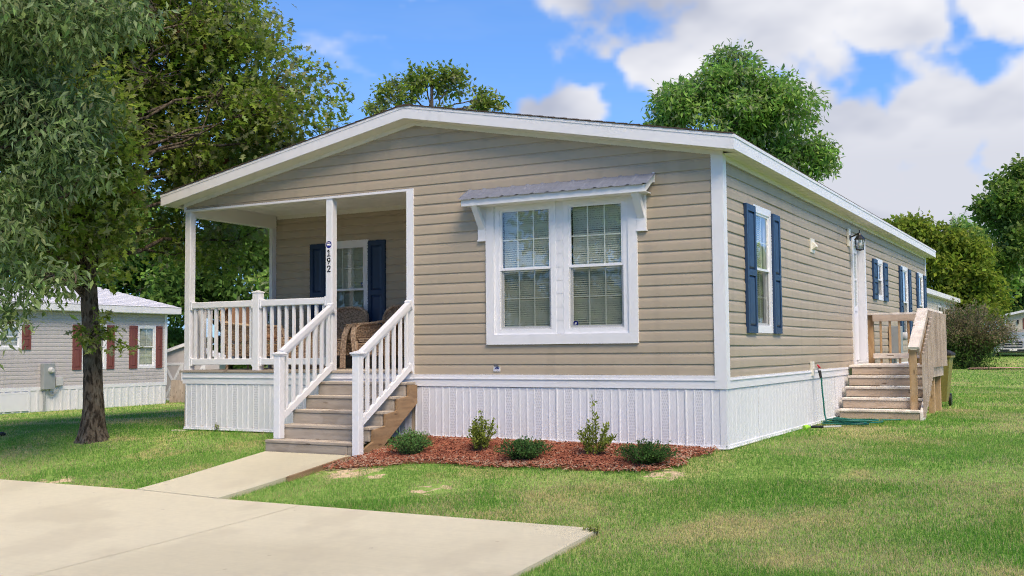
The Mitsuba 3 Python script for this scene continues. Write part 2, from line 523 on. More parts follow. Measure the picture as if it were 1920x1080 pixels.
def wall_mesh(fr, pg, holes, b0=-.10, b1=.001):
    for h in holes:
        pg = pg.difference(sbox(h[0], h[2], h[1], h[3]))
    return MB(fr).poly(pg, b0, b1)


def window(parent, fr, a0, a1, c0, c1, grid=(2, 1), blind=True, screen=True, casing=.05, mat='m_vinyl', name='window', detail=True, label=None, depth=.12):
    """double-hung window: frame, two sashes, panes, grilles between the glass, blinds"""
    f, cm = .042, (c0 + c1) / 2
    mb = MB(fr)
    cb = .018
    for r in ((a0 - casing, a0 + f, c0 - casing, c1 + casing), (a1 - f, a1 + casing, c0 - casing, c1 + casing), (a0 + f, a1 - f, c1 - f, c1 + casing), (a0 + f, a1 - f, c0 - casing, c0 + f)):
        mb.box(r[0], r[1], -.065, cb, r[2], r[3])
    w = part(parent, name, mb, mat, label=label)
    if detail:   # the reveal inside
        mb = MB(fr)
        for r in ((a0, a0 + .02, c0, c1), (a1 - .02, a1, c0, c1), (a0 + .02, a1 - .02, c1 - .02, c1), (a0 + .02, a1 - .02, c0, c0 + .02)):
            mb.box(r[0], r[1], -depth, -.067, r[2], r[3])
        part(w, 'jamb', mb, mat)
    for nm, z0, z1, bo, s in (('upper_sash', cm - .012, c1 - f, -.004, .026), ('lower_sash', c0 + f, cm + .022, -.027, .036)):
        l, r = a0 + f + .001, a1 - f - .001
        mb = MB(fr)
        for q in ((l, l + s, z0, z1), (r - s, r, z0, z1), (l + s, r - s, z1 - s, z1), (l + s, r - s, z0, z0 + s)):
            mb.box(q[0], q[1], bo - .011, bo + .011, q[2], q[3])
        part(w, nm, mb, mat)
        gl = MB(fr)
        gl.add([[l + s, bo, z0 + s], [r - s, bo, z0 + s], [r - s, bo, z1 - s], [l + s, bo, z1 - s]], [[0, 1, 2, 3]])
        part(w, 'pane', gl, 'm_glass')
        gr = MB(fr)
        for i in range(1, grid[0] + 1):
            x = l + s + (r - l - 2 * s) * i / (grid[0] + 1)
            gr.box(x - .0062, x + .0062, bo - .009, bo - .004, z0 + s, z1 - s)
        for i in range(1, grid[1] + 1):
            z = z0 + s + (z1 - z0 - 2 * s) * i / (grid[1] + 1)
            gr.box(l + s, r - s, bo - .0085, bo - .0045, z - .0062, z + .0062)
        part(w, 'grille', gr, 'm_grille')
        if screen and nm == 'lower_sash':
            sc = MB(fr)
            sc.add([[l + .018, -.006, z0], [r - .018, -.006, z0], [r - .018, -.006, z1 - .036], [l + .018, -.006, z1 - .036]], [[0, 1, 2, 3]])
            part(w, 'insect_screen', sc, 'm_screen')
            sf = MB(fr)
            for q in ((l, l + .018, z0, z1 - .036), (r - .018, r, z0, z1 - .036), (l + .018, r - .018, z0, z0 + .018)):
                sf.box(q[0], q[1], -.010, .0, q[2], q[3])
            part(w, 'screen_frame', sf, 'm_light_grey')
    if blind:
        bl = MB(fr)
        rng = np.random.default_rng(int(abs(a0) * 100) + 5)
        for z in np.arange(c0 + f + .02, c1 - f - .02, .0255):
            t = .0122 + rng.normal(0, .0009)
            l, r = a0 + f + .015, a1 - f - .015
            b = -.085
            bl.add([[l, b + .006, z - t], [r, b + .006, z - t], [r, b - .006, z + t], [l, b - .006, z + t]], [[0, 1, 2, 3]])
        part(w, 'blind', bl, 'm_blind', kind='stuff')
    return w


def shutter(parent, fr, a0, a1, c0, c1, mat):
    mb = MB(fr)
    s, mid = .058, c0 + (c1 - c0) * .47
    mb.box(a0 + .01, a1 - .01, .012, .026, c0 + .01, c1 - .01)
    for q in ((a0, a0 + s, c0, c1), (a1 - s, a1, c0, c1), (a0 + s, a1 - s, c0, c0 + .075), (a0 + s, a1 - s, c1 - .075, c1), (a0 + s, a1 - s, mid - .035, mid + .035)):
        mb.box(q[0], q[1], .010, .048, q[2], q[3])
    for z0, z1 in ((c0 + .075, mid - .035), (mid + .035, c1 - .075)):   # raised panels with sloping borders
        l, r, g, e = a0 + s + .008, a1 - s - .008, .008, .026
        o = [[l, .027, z0 + g], [r, .027, z0 + g], [r, .027, z1 - g], [l, .027, z1 - g]]
        i = [[l + e, .043, z0 + g + e], [r - e, .043, z0 + g + e], [r - e, .043, z1 - g - e], [l + e, .043, z1 - g - e]]
        mb.add(o + i, [[0, 1, 5, 4], [1, 2, 6, 5], [2, 3, 7, 6], [3, 0, 4, 7], [4, 5, 6, 7]])
    return part(parent, 'shutter', mb, mat)


# openings: (a0, a1, c0, c1)
W1, W2 = (-2.835, -2.055, 1.305, 2.845), (-1.905, -1.125, 1.305, 2.845)
PORCH = (HL - .1, -4.062, .60, 3.175)
S1, S2, S3, S4 = (1.235, 1.915, 1.325, 2.775), (9.32, 9.915, 2.02, 2.70), (12.21, 13.0, 1.325, 2.755), (14.53, 15.32, 1.325, 2.755)
DOOR = (7.03, 8.05, .84, 2.90)
Z0 = .802

gable = Polygon([(HL, .02), (0, .02), (0, 3.235), (-4.03, 4.02), (HL, 3.235)])
fw = part(H, 'front_wall', wall_mesh(FRONT, gable, [W1, W2, PORCH]), 'm_siding')
gtop = lambda a: roof_z(a) - .16
siding(fw, FRONT, HL + .02, -.09, Z0, 4.06, [(-2.95, -1.02, 1.19, 2.93), (HL - .1, -4.06, .60, 3.19)], 'm_siding', top=gtop, wob=.005, seed=1)
sw = part(H, 'side_wall', wall_mesh(SIDE, sbox(.101, .02, HB, 3.235), [S1, S2, S3, S4, DOOR]), 'm_siding')
siding(sw, SIDE, .075, HB - .07, Z0 - .05, 3.225, [tuple(np.array(s) + np.array([-.045, .045, -.045, .045])) for s in (S1, S2, S3, S4)] + [(6.97, 8.12, .6, 2.965)], 'm_siding', wob=.013, seed=7)
# recessed porch walls
pw_win = (-6.94, -6.20, 1.33, 2.765)
pw = part(H, 'porch_wall', wall_mesh(BACKP, sbox(HL, .80, -4.062, 3.30), [pw_win]), 'm_siding')
siding(pw, BACKP, HL + .06, -4.08, .88, 3.25, [tuple(np.array(pw_win) + np.array([-.045, .045, -.045, .045]))], 'm_siding', wob=.006, seed=13)
ps = part(H, 'porch_side_wall', MB().box(-4.06, -3.96, .102, 1.898, .80, 3.30), 'm_siding')
lw = part(H, 'far_wall', MB().box(HL, HL + .1, 2.002, HB, .02, 3.235), 'm_siding')
rw = part(H, 'rear_wall', MB(frame((0, HB, 0), (1, 0, 0), (0, 1, 0))).poly(gable, -.1, 0), 'm_siding')
part(H, 'floor', MB().box(HL + .11, -.11, 2.01, HB - .11, .76, .80).box(-3.95, -.11, .11, 2.0, .76, .80), 'm_interior')
part(H, 'ceiling', MB().box(HL + .11, -.11, 2.01, HB - .11, 3.235, 3.26).box(-3.95, -.11, .11, 2.0, 3.235, 3.26), 'm_interior')
part(H, 'room_partition', MB().box(-3.9, -.11, 4.6, 4.7, .81, 3.23).box(-3.7, -3.6, 4.71, HB - .12, .81, 3.23).box(HL + .12, -4.1, 5.2, 5.3, .81, 3.23), 'm_interior')

# skirting: ribbed panels
def skirt(name, fr, a0, a1, perf, step=.404, z0=.035, z1=.65, label=None, relief=1.0, mat='m_skirt'):
    bk = part(H, name, MB(fr).box(a0, a1, -.06, .0, z0 - .02, z1 + .02), mat, label=label)
    n = max(1, round((a1 - a0) / step))
    e = np.linspace(a0, a1, n + 1)
    rng = np.random.default_rng(int(abs(a0 * 10)) + 3)
    for i in range(n):
        l, r = e[i], e[i + 1]
        s = (r - l) / 12.0
        # lap, flats and V ribs of one panel, seen from above
        prof = [(0, .004), (.06, .014), (.50, .014), (.7, .005), (3.0, .005), (3.08, .0115), (3.40, .0115), (3.55, .005), (6.0, .005), (6.08, .0115), (6.40, .0115), (6.55, .005), (9.0, .005), (9.08, .0115), (9.40, .0115), (9.55, .005), (12.0, .004)]
        d = rng.normal(0, .0012)
        g = np.array([[[l + x * s, .004 + (b + d - .002) * relief, z] for z in (z0, z1)] for x, b in prof])
        part(bk, 'skirt_panel', MB(fr).grid(g), mat)
        if perf:
            l2, r2 = l + s * (3.75), l + s * (5.85)
            part(bk, 'vent_strip', MB(fr).box(l2, r2, .0035 + d, .0095 + d, z0, z1), 'm_perforated')
    return bk


skirt('front_skirting', FRONT, -4.04, -.06, True)
skirt('porch_skirting', FRONT, HL + .03, -4.10, True)
skirt('side_skirting', SIDE, .06, HB - .02, False, step=.61, relief=.5, mat='m_skirt_side')
part(H, 'rear_skirting', MB().box(HL, -.01, HB - .03, HB - .005, .02, .65).box(HL, HL + .02, .02, HB - .04, .02, .65), 'm_skirt')

# white trim
tr = MB(FRONT).box(-4.06, -.078, -.02, .022, .655, .745).box(-4.06, -.078, -.02, .034, .745, .757).box(-4.06, -.078, -.02, .026, .757, .802)
part(H, 'bottom_trim', tr, 'm_white')
tr = MB(SIDE).box(.078, HB, -.02, .022, .655, .745).box(.078, HB, -.02, .034, .745, .757).box(.078, HB, -.02, .026, .757, .778)
part(H, 'bottom_trim', tr, 'm_white')
part(H, 'base_trim', MB(FRONT).box(HL + .01, -.0, -.02, .019, .012, .040).box(HL + .01, -.0, -.02, .034, .003, .012), 'm_white')
part(H, 'base_trim', MB(SIDE).box(.0, HB, -.02, .019, .012, .040).box(.0, HB, -.02, .034, .003, .012), 'm_white')
part(H, 'corner_trim', MB(FRONT).box(-.058, .016, .001, .016, .04, .655), 'm_skirt')
part(H, 'corner_trim', MB(SIDE).box(-.0005, .064, .001, .016, .04, .655), 'm_skirt')
part(H, 'corner_post', MB().box(-.105, .030, -.0295, -.0, .655, 3.262).box(.0, .030, .0005, .095, .655, 3.232), 'm_white')
part(H, 'corner_post', MB().box(.0005, .030, HB - .09, HB + .03, .655, 3.232), 'm_white')
part(H, 'timber_footing', MB().cbox(-3.98, -.06, -.065, -.015, -.14, .002), 'm_brown_wood')

# the gable frieze under the rake soffit
def rake(mb, y0, y1, d0, d1, x0=HL, x1=0.0):
    """a strip that follows both roof slopes between the depths d0 < d1 under the roof's top"""
    for a, b in ((x0, -4.03), (-4.03, x1)):
        za, zb = float(roof_z(a)), float(roof_z(b))
        mb.add([[a, y0, za - d1], [b, y0, zb - d1], [b, y1, zb - d1], [a, y1, za - d1], [a, y0, za - d0], [b, y0, zb - d0], [b, y1, zb - d0], [a, y1, za - d0]], BF)
    return mb


part(H, 'frieze_trim', rake(MB(), -.030, -.001, .174, .225, HL - .02, .029), 'm_offwhite')
EX = .212
roof = part(H, 'roof', rake(MB(), -.242, HB + .24, .012, .165, HL - .02, .02), 'm_white')
part(roof, 'rake_fascia', rake(MB(), -.262, -.243, .044, .172, -8.272, EX), 'm_white')
part(roof, 'rake_drip_edge', rake(MB(), -.268, -.243, .010, .043, -8.276, EX + .004), 'm_white')
part(roof, 'rake_soffit', rake(MB(), -.242, -.002, .166, .173, -8.262, EX - .004), 'm_offwhite')
part(roof, 'rear_fascia', rake(MB(), HB + .242, HB + .262, .01, .172, -8.27, EX), 'm_white')
for sgn, x0, xs_ in ((1, EX, 'eave'), (-1, -8.272, 'eave')):
    zf = float(roof_z(x0))
    part(roof, 'eave_fascia', MB().box(min(x0, x0 + sgn * .018), max(x0, x0 + sgn * .018), -.262, HB + .262, zf - .172, zf - .046), 'm_white')
    part(roof, 'eave_drip_edge', MB().box(min(x0, x0 + sgn * .026), max(x0, x0 + sgn * .026), -.268, HB + .268, zf - .045, zf - .012), 'm_white')
    xi = 0.0 if sgn > 0 else HL
    part(roof, 'eave_soffit', MB().box(min(x0, xi) + .001, max(x0, xi) - .001, -.001, HB + .24, zf - .172, zf - .160), 'm_offwhite', label=None)
    k = MB()
    for y in np.arange(.2, HB, .31):
        k.box(min(x0, xi) + .002, max(x0, xi) - .002, y, y + .012, zf - .1745, zf - .1722)
    part(roof, 'soffit_seam', k, 'm_offwhite', kind='stuff')
part(roof, 'frieze_board', MB(SIDE).box(.096, HB, .001, .022, 3.175, 3.232), 'm_offwhite')
sh = MB()
for a, b in ((-8.285, -4.03), (-4.03, .224)):      # shingle courses, each lapping the one below
    n = 28
    for i in range(n):
        s0, s1 = (a + (b - a) * i / n, a + (b - a) * (i + 1) / n + .03) if a < -5 else (b + (a - b) * i / n, b + (a - b) * (i + 1) / n - .03)
        z0, z1 = float(roof_z(s0)) + .010, float(roof_z(s1)) + .001
        if i == n - 1:
            s1 = -4.03
            z1 = 4.218
        p = [[s0, -.276, z0 - .014], [s0, HB + .276, z0 - .014], [s0, HB + .276, z0], [s0, -.276, z0], [s1, -.276, z1], [s1, HB + .276, z1]]
        sh.add(p, [[0, 1, 2, 3], [3, 2, 5, 4]])
        sh.add([p[0], p[3], p[4], [s1, -.276, z1 - .014]], [[0, 1, 2, 3]])
part(roof, 'shingles', sh.box(-4.13, -3.93, -.28, HB + .28, 4.188, 4.212), 'm_shingle', kind='stuff')

# twin front window with one casing
cs = MB(FRONT)
for q in ((-2.975, -2.862, 1.165, 2.99), (-1.098, -.99, 1.165, 2.99), (-2.862, -1.098, 1.165, 1.285), (-2.862, -1.098, 2.868, 2.99)):
    cs.box(q[0], q[1], .001, .042, q[2], q[3])
cas = part(H, 'window_casing', cs, 'm_white')
for i, z in enumerate(np.arange(1.287, 2.85, .158)):    # white lapped filler between the two units
    part(cas, 'filler_plank', MB(FRONT).add([[-2.03, .016, z], [-1.93, .016, z], [-1.93, .012, min(z + .158, 2.866)], [-2.03, .012, min(z + .158, 2.866)], [-2.03, .003, z], [-1.93, .003, z]], [[0, 1, 2, 3], [4, 5, 1, 0]]), 'm_white')
for w, lab in ((W1, None), (W2, None)):
    window(H, FRONT, *w, casing=.025)
st = thing_sticker = None


def octagon(parent, name, fr, a, c, r, b, mat):
    g = Polygon([(a + r * math.cos(t), c + r * math.sin(t)) for t in (np.arange(8) + .5) * math.pi / 4])
    return part(parent, name, MB(fr).poly(g, b, b + .001), mat)


scene['m_sticker_blue'] = flat((.012, .02, .20), .3)
scene['m_sticker_white'] = flat((.78, .78, .80), .4)
for fr, a, c, r, b in ((FRONT, -1.795, 1.405, .034, -.019), (BACKP, -6.30, 2.125, .036, -.025)):
    s = octagon(H, 'alarm_sticker', fr, a, c, r, b, 'm_sticker_blue')
    part(s, 'emblem', MB(fr).poly(Polygon([(a - .018, c - .012), (a - .006, c + .012), (a + .018, c + .012), (a + .006, c - .012)]), b + .0015, b + .0022), 'm_sticker_white')
tag = MB(FRONT).box(-2.888, -2.795, .020, .0215, .842, .900)
ps_ = part(H, 'peeling_label', tag, 'm_sticker_white')
part(ps_, 'curled_flap', MB(FRONT).add([[-2.885, .022, .900], [-2.80, .022, .895], [-2.80, .045, .905], [-2.868, .050, .942]], [[0, 1, 2, 3]]), 'm_grey_metal')
part(ps_, 'print', MB(FRONT).poly(shapely.union_all([sbox(-2.872, .872, -2.812, .884), Polygon([(-2.866, .884), (-2.84, .899), (-2.815, .884)]), sbox(-2.88, .856, -2.80, .862)]), .0217, .0224), 'm_sticker_blue')

# awning of corrugated sheet on white brackets
AL, AR, AB = -3.19, -.79, .262
AZ0, AZ1 = 3.085, 2.940
aw = part(H, 'awning', MB(FRONT).box(AL, AR, AB - .022, AB, AZ1 - .085, AZ1 - .004), 'm_white')
for x in (AL, AR - .022):
    part(aw, 'end_board', MB(FRONT).add([[x, .02, AZ0 - .09], [x + .022, .02, AZ0 - .09], [x + .022, AB - .023, AZ1 - .085], [x, AB - .023, AZ1 - .085], [x, .02, AZ0 - .006], [x + .022, .02, AZ0 - .006], [x + .022, AB - .023, AZ1 - .004], [x, AB - .023, AZ1 - .004]], BF), 'm_white')
part(aw, 'soffit', MB(FRONT).box(AL + .022, AR - .022, .022, AB - .023, AZ1 - .082, AZ1 - .072), 'm_white')
part(aw, 'wall_flashing', MB(FRONT).box(AR, AR + .022, .001, .034, 2.985, 3.10), 'm_white')
ns = 4
for i in range(ns):
    l, r = AL - .015 + (AR - AL + .02) * i / ns, AL - .015 + (AR - AL + .02) * (i + 1) / ns
    rows = []
    m = 3
    for j in range(m + 1):
        c = l + (r - l) * j / m
        for da, h in ((-.030, .0), (-.016, .013), (.016, .013), (.030, .0)):
            if l - .02 <= c + da <= r + .03:
                rows.append((c + da, h))
        if j < m:
            for t, h in ((.38, 0), (.42, .005), (.46, 0)):
                rows.append((c + (r - l) / m * t, h))
    G = np.array([[[a, .018, AZ0 + h], [a, AB + .035, AZ1 - .010 + h * .8]] for a, h in rows])
    G[:, :, 2] += .002 * (i % 2)
    part(aw, 'roof_sheet', MB(FRONT).grid(G), 'm_galvanised')
for x0, x1 in ((-3.082, -2.978), (-.987, -.875)):
    part(aw, 'bracket', MB(FRONT).box(x0, x1, .001, .045, 2.455, 2.86).hull([[x, b, z] for x in (x0 + .012, x1 - .012) for b, z in ((.045, 2.58), (.045, 2.68), (AB - .10, AZ1 - .085), (AB - .025, AZ1 - .085))]).box(x0 - .008, x1 + .008, .001, .052, 2.437, 2.455), 'm_white')

# side windows with blue shutters
for (w, sh_) in ((S1, ((.80, 1.18), (1.965, 2.30))), (S2, ((8.86, 9.265), (9.965, 10.36))), (S3, ((11.83, 12.155), (13.055, 13.36))), (S4, ((14.24, 14.475), (15.375, 15.70)))):
    window(H, SIDE, *w, grid=(1, 1), casing=.045, blind=(w is S1))
    for s in sh_:
        shutter(H, SIDE, s[0], s[1], w[2] - .05, w[3] + .01, 'm_navy')
cur = MB(SIDE)
for w in (S2, S3, S4):
    a = np.linspace(w[0] - .05, w[1] + .05, 60)
    g = np.stack([np.stack([a, -.16 + .018 * np.sin(a * 70), np.full(60, z)], -1) for z in (w[2] - .05, w[3] + .05)], 1)
    cur.grid(g)
part(H, 'curtain', cur, flat((.10, .15, .06), .8, .1))

# side door, recessed
d = part(H, 'side_door', MB(SIDE).box(7.10, 7.98, -.125, -.085, .87, 2.86), 'm_white')
fr_ = MB(SIDE)
for q in ((6.965, 7.065, .80, 2.965), (8.02, 8.12, .80, 2.965), (7.065, 8.02, 2.875, 2.965)):
    fr_.box(q[0], q[1], .001, .040, q[2], q[3])
for q in ((7.03, 7.065, .84, 2.875), (8.02, 8.05, .84, 2.875), (7.065, 8.02, 2.85, 2.875)):
    fr_.box(q[0], q[1], -.14, .0005, q[2], q[3])
part(d, 'door_frame', fr_, 'm_white')
part(d, 'threshold', MB(SIDE).box(7.066, 8.019, -.13, .06, .80, .845), 'm_light_grey')
for z0, z1 in ((1.80, 2.25), (2.28, 2.72)):
    part(d, 'door_glass', MB(SIDE).box(7.24, 7.84, -.0845, -.082, z0, z1), flat((.20, .26, .27), .08, .6))
part(d, 'glass_surround', MB(SIDE).box(7.19, 7.24, -.0845, -.066, 1.72, 2.78).box(7.84, 7.89, -.0845, -.066, 1.72, 2.78).box(7.24, 7.84, -.0845, -.066, 1.72, 1.80).box(7.24, 7.84, -.0845, -.066, 2.72, 2.78).box(7.24, 7.84, -.0845, -.068, 2.25, 2.28), 'm_white')
part(d, 'door_knob', MB(SIDE).tube([[7.16, -.085, 1.80], [7.16, -.05, 1.80], [7.16, -.03, 1.80], [7.16, -.02, 1.80]], [.014, .016, .030, .012], 12), 'm_light_grey')

# lantern, dryer vent, tap
L = part(H, 'wall_lantern', MB(SIDE).box(6.68, 6.83, .015, .045, 2.76, 3.05), 'm_offwhite')
cy, cb, cz = 6.755, .20, 2.765
part(L, 'wall_arm', MB(SIDE).tube([[cy, .045, 2.90], [cy, .055, 2.90]], [.05, .05], 14).tube([[cy, .05, 2.91], [cy, .10, 2.925], [cy, .15, 2.950], [cy, .185, 2.965], [cy, .20, 2.965]], .013, 8).cyl([cy, .20, 2.945], [cy, .20, 3.02], .010, 8), 'm_black')
hood = MB(SIDE)
for r0, r1, z0, z1 in ((.022, .03, 2.96, 2.94), (.03, .062, 2.94, 2.905), (.062, .088, 2.905, 2.875), (.088, .088, 2.875, 2.862)):
    hood.tube([[cy, cb, z0], [cy, cb, z1]], [r0, r1], 8)
part(L, 'hood', hood, 'm_black')
cg = MB(SIDE)
for i in range(8):
    t = i * math.pi / 4
    cg.tube([[cy + .078 * math.cos(t), cb + .078 * math.sin(t), 2.865], [cy + .060 * math.cos(t), cb + .060 * math.sin(t), 2.70]], .0055, 5)
cg.tube([[cy, cb, 2.705], [cy, cb, 2.690]], [.068, .068], 8).tube([[cy, cb, 2.69], [cy, cb, 2.675]], [.04, .015], 8)
part(L, 'cage', cg, 'm_black')
gl = MB(SIDE).tube([[cy, cb, 2.863], [cy, cb, 2.706]], [.073, .056], 8, cap=False)
part(L, 'glass', gl, 'm_glass')
part(L, 'bulb', MB(SIDE).tube([[cy, cb, 2.86], [cy, cb, 2.83], [cy, cb, 2.80], [cy, cb, 2.76], [cy, cb, 2.735]], [.012, .014, .026, .028, .008], 10), 'm_sticker_white')
v = part(H, 'vent_cover', MB(SIDE).box(4.06, 4.30, .004, .026, 2.46, 2.66), 'm_offwhite')
part(v, 'hood', MB(SIDE).hull([[a, b, z] for a in (4.12, 4.25) for b, z in ((.026, 2.50), (.026, 2.62), (.085, 2.54), (.075, 2.57))]), 'm_offwhite')
tp = part(H, 'garden_tap', MB(SIDE).box(3.90, 4.02, .012, .044, .70, .90), 'm_offwhite')
part(tp, 'spout', MB(SIDE).tube([[3.965, .04, .80], [3.965, .085, .80], [3.965, .11, .785], [3.965, .12, .755]], .015, 8), 'm_light_grey')
part(tp, 'red_handle', MB(SIDE).tube([[3.965, .105, .815], [3.965, .115, .830]], [.008, .008], 6).tube([[3.965, .112, .826], [3.965, .122, .834]], [.034, .034], 10), flat((.45, .02, .02), .4))

# electric meter on the side wall
mt = part(H, 'meter_box', MB(SIDE).cbox(10.36, 10.72, .02, .23, .86, 1.50, .008), 'm_grey_metal')
part(mt, 'meter_dial', MB(SIDE).tube([[10.95, .02, 1.30], [10.95, .18, 1.30]], [.10, .10], 18).tube([[10.95, .18, 1.30], [10.95, .26, 1.30], [10.95, .29, 1.30]], [.085, .085, .06], 18), 'm_light_grey')
part(mt, 'conduit', MB(SIDE).cyl([10.54, .10, .86], [10.54, .10, .05], .03, 10).box(10.82, 11.08, .02, .10, .95, 1.45), 'm_light_grey')

# the porch
DZ = .845
dk = part(H, 'porch_deck', MB().box(HL + .01, -4.07, .03, 1.89, .70, DZ - .032), 'm_brown_wood')
for i in range(13):
    y0 = -.045 + i * .149
    part(dk, 'deck_board', MB().cbox(HL - .07 if i < 1 else HL - .02, -4.064, y0, y0 + .142, DZ - .030, DZ + .002 * (i % 3), .004), 'm_stair_wood')
part(H, 'porch_fascia', MB(FRONT).box(HL - .02, -4.062, -.02, .020, .655, .740).box(HL - .02, -4.062, -.02, .034, .740, .754).box(HL - .02, -4.062, -.02, .026, .754, .812), 'm_white')
part(H, 'porch_ceiling', MB().box(HL + .10, -4.064, .06, 1.898, 3.285, 3.30), 'm_ceiling')
k = MB()
for y in np.arange(.36, 1.9, .305):
    k.box(HL + .11, -4.065, y, y + .012, 3.279, 3.2846)
part(H, 'ceiling_seam', k, 'm_ceiling', kind='stuff')
part(H, 'ceiling_trim', MB().box(HL + .10, -4.065, 1.862, 1.879, 3.225, 3.284), 'm_offwhite')
part(H, 'porch_beam', MB().box(HL - .012, -4.062, -.028, .055, 3.148, 3.178).box(HL - .0, -4.10, .004, .05, 3.179, 3.30), 'm_white')
part(H, 'porch_beam', MB().box(HL - .015, HL + .09, .056, 1.86, 3.08, 3.284), 'm_ceiling')
part(H, 'porch_beam', MB().box(HL - .015, HL + .012, -.030, -.002, 3.146, 3.24), 'm_white')
for x in (HL - .005, -5.468):
    part(H, 'porch_post', MB().cbox(x, x + .108, -.015, .093, DZ, 3.147, .006), 'm_vinyl')
part(H, 'porch_post', MB().box(HL - .005, HL + .055, 1.80, 1.90, DZ, 3.079), 'm_vinyl')
part(H, 'opening_trim', MB().box(-4.155, -4.050, -.030, .07, .803, 3.176), 'm_vinyl')
pl = part(H, 'porch_light', MB().box(-4.42, -4.36, .62, .70, 3.13, 3.26), 'm_dark')
part(pl, 'lamp_globe', trimesh.creation.icosphere(3, .052).apply_translation([-4.50, .62, 3.15]), 'm_black', smooth=True)
part(pl, 'arm', MB().tube([[-4.39, .66, 3.25], [-4.39, .66, 3.285]], .022, 8).tube([[-4.50, .62, 3.19], [-4.50, .62, 3.285]], .012, 8), 'm_black')
# house number and round decal on the middle post
for i, ch in enumerate('192'):
    m = meshkit.text_mesh(ch, .085, .002, bold=True)
    v = np.array(m.vertices)
    v[:, 0] -= (v[:, 0].max() + v[:, 0].min()) / 2
    v = np.column_stack([v[:, 0] - 5.415, v[:, 2] + .0155, v[:, 1] + 2.372 - i * .105])
    part(H, 'house_number', MB(FRONT).add(v, np.array(m.faces)), 'm_black', label=f'black digit {ch} on the porch post')
dc = MB(FRONT)
cx_, cz_ = -5.415, 2.53
circ = shapely.Point(cx_, cz_).buffer(.052)
part(H, 'round_decal', dc.poly(circ, .0152, .0162), 'm_sticker_white')
dk_ = [k for k in scene if k.endswith('round_decal')][0]
part(dk_, 'decal_print', MB(FRONT).poly(circ.buffer(-.004).difference(sbox(cx_ - .034, cz_ - .012, cx_ + .034, cz_ + .012)).difference(sbox(cx_ - .02, cz_ + .022, cx_ + .02, cz_ + .030)), .0165, .0172), 'm_sticker_blue')
window(H, BACKP, *pw_win, casing=.045)
for s in ((-7.27, -6.99), (-6.15, -5.835)):
    shutter(H, BACKP, s[0], s[1], 1.28, 2.785, 'm_navy')

# railing between the porch posts
R = part(H, 'porch_railing', MB().cbox(-6.755, -6.64, -.02, .095, DZ, 1.925, .006).hull([[x, y, z] for x, y, z in [(-6.762, -.027, 1.925), (-6.633, -.027, 1.925), (-6.633, .102, 1.925), (-6.762, .102, 1.925), (-6.762, -.027, 1.94), (-6.633, -.027, 1.94), (-6.633, .102, 1.94), (-6.762, .102, 1.94), (-6.6975, .0375, 1.965)]]), 'm_vinyl')
for l, r in ((HL + .104, -6.756), (-6.639, -5.469)):
    part(R, 'top_rail', MB().cbox(l, r, -.005, .080, 1.735, 1.825, .008), 'm_vinyl')
    part(R, 'bottom_rail', MB().cbox(l, r, .005, .070, .925, 1.012, .006), 'm_vinyl')
    for q in (l, r - .03):
        part(R, 'rail_bracket', MB().cbox(q, q + .03, -.014, .089, 1.71, 1.838, .006), 'm_vinyl')
        part(R, 'rail_bracket', MB().cbox(q, q + .03, -.004, .079, .905, 1.025, .006), 'm_vinyl')
    n = 9
    for i in range(n):
        x = l + .065 + (r - l - .13) * i / (n - 1)
        part(R, 'baluster', MB().box(x - .0185, x + .0185, .020, .057, 1.012, 1.735), 'm_vinyl')
part(R, 'top_rail', MB().cbox(HL + .012, HL + .085, .094, 1.80, 1.735, 1.825, .008), 'm_vinyl')
part(R, 'bottom_rail', MB().cbox(HL + .02, HL + .078, .094, 1.80, .925, 1.012, .006), 'm_vinyl')
for i in range(13):
    y = .20 + i * .122
    part(R, 'baluster', MB().box(HL + .030, HL + .067, y, y + .037, 1.012, 1.735), 'm_vinyl')

# ------------------------------------------------------------------ front stairs
S = thing('front_stairs', 'weathered wooden front steps with white vinyl handrails leading up to the porch', 'stairs')
gs = -.15
for k in range(5):
    yf, zt = -1.25 + .25 * k, -.14 + .1697 * (k + 1)
    x0, x1 = -5.40, -4.035
    if k == 0:
        part(S, 'riser', MB().cbox(-5.412, -4.17, yf, yf + .036, gs, zt - .036, .004), 'm_stair_wood')
        part(S, 'riser_end', MB().cbox(-4.166, -4.10, yf + .004, yf + .19, gs, zt - .036, .004), 'm_stair_wood')
        part(S, 'tread', MB().cbox(-5.412, -4.095, yf - .012, yf + .135, zt - .035, zt, .006), 'm_stair_wood')
        part(S, 'tread', MB().cbox(-5.30, -4.10, yf + .139, yf + .30, zt - .035, zt, .006), 'm_stair_wood')
    else:
        part(S, 'riser', MB().cbox(x0, x1, yf, yf + .036, zt - .17, zt - .036, .004), 'm_stair_wood')
        part(S, 'tread', MB().cbox(x0 - .004, x1 + .02, yf - .014, yf + .128, zt - .035, zt, .006), 'm_stair_wood')
        part(S, 'tread', MB().cbox(x0 - .004, x1 + .02, yf + .132, yf + .262 if k < 4 else -.038, zt - .035, zt, .006), 'm_stair_wood')
saw = [(-1.20, gs)]
for k in range(1, 5):
    saw += [(-1.25 + .25 * k + .037, -.14 + .1697 * k + .0), (-1.25 + .25 * k + .037, -.14 + .1697 * (k + 1) - .036)]
saw = [(-1.155, gs), (-1.155, -.05)] + saw[1:] + [(-.037, .672), (-.037, .44), (-.93, gs)]
for xx in (-4.030, -5.385):
    part(S, 'stringer', MB(frame((xx, 0, 0), (0, 1, 0), (1, 0, 0))).poly(Polygon(saw).buffer(0), 0, .038), 'm_brown_wood')


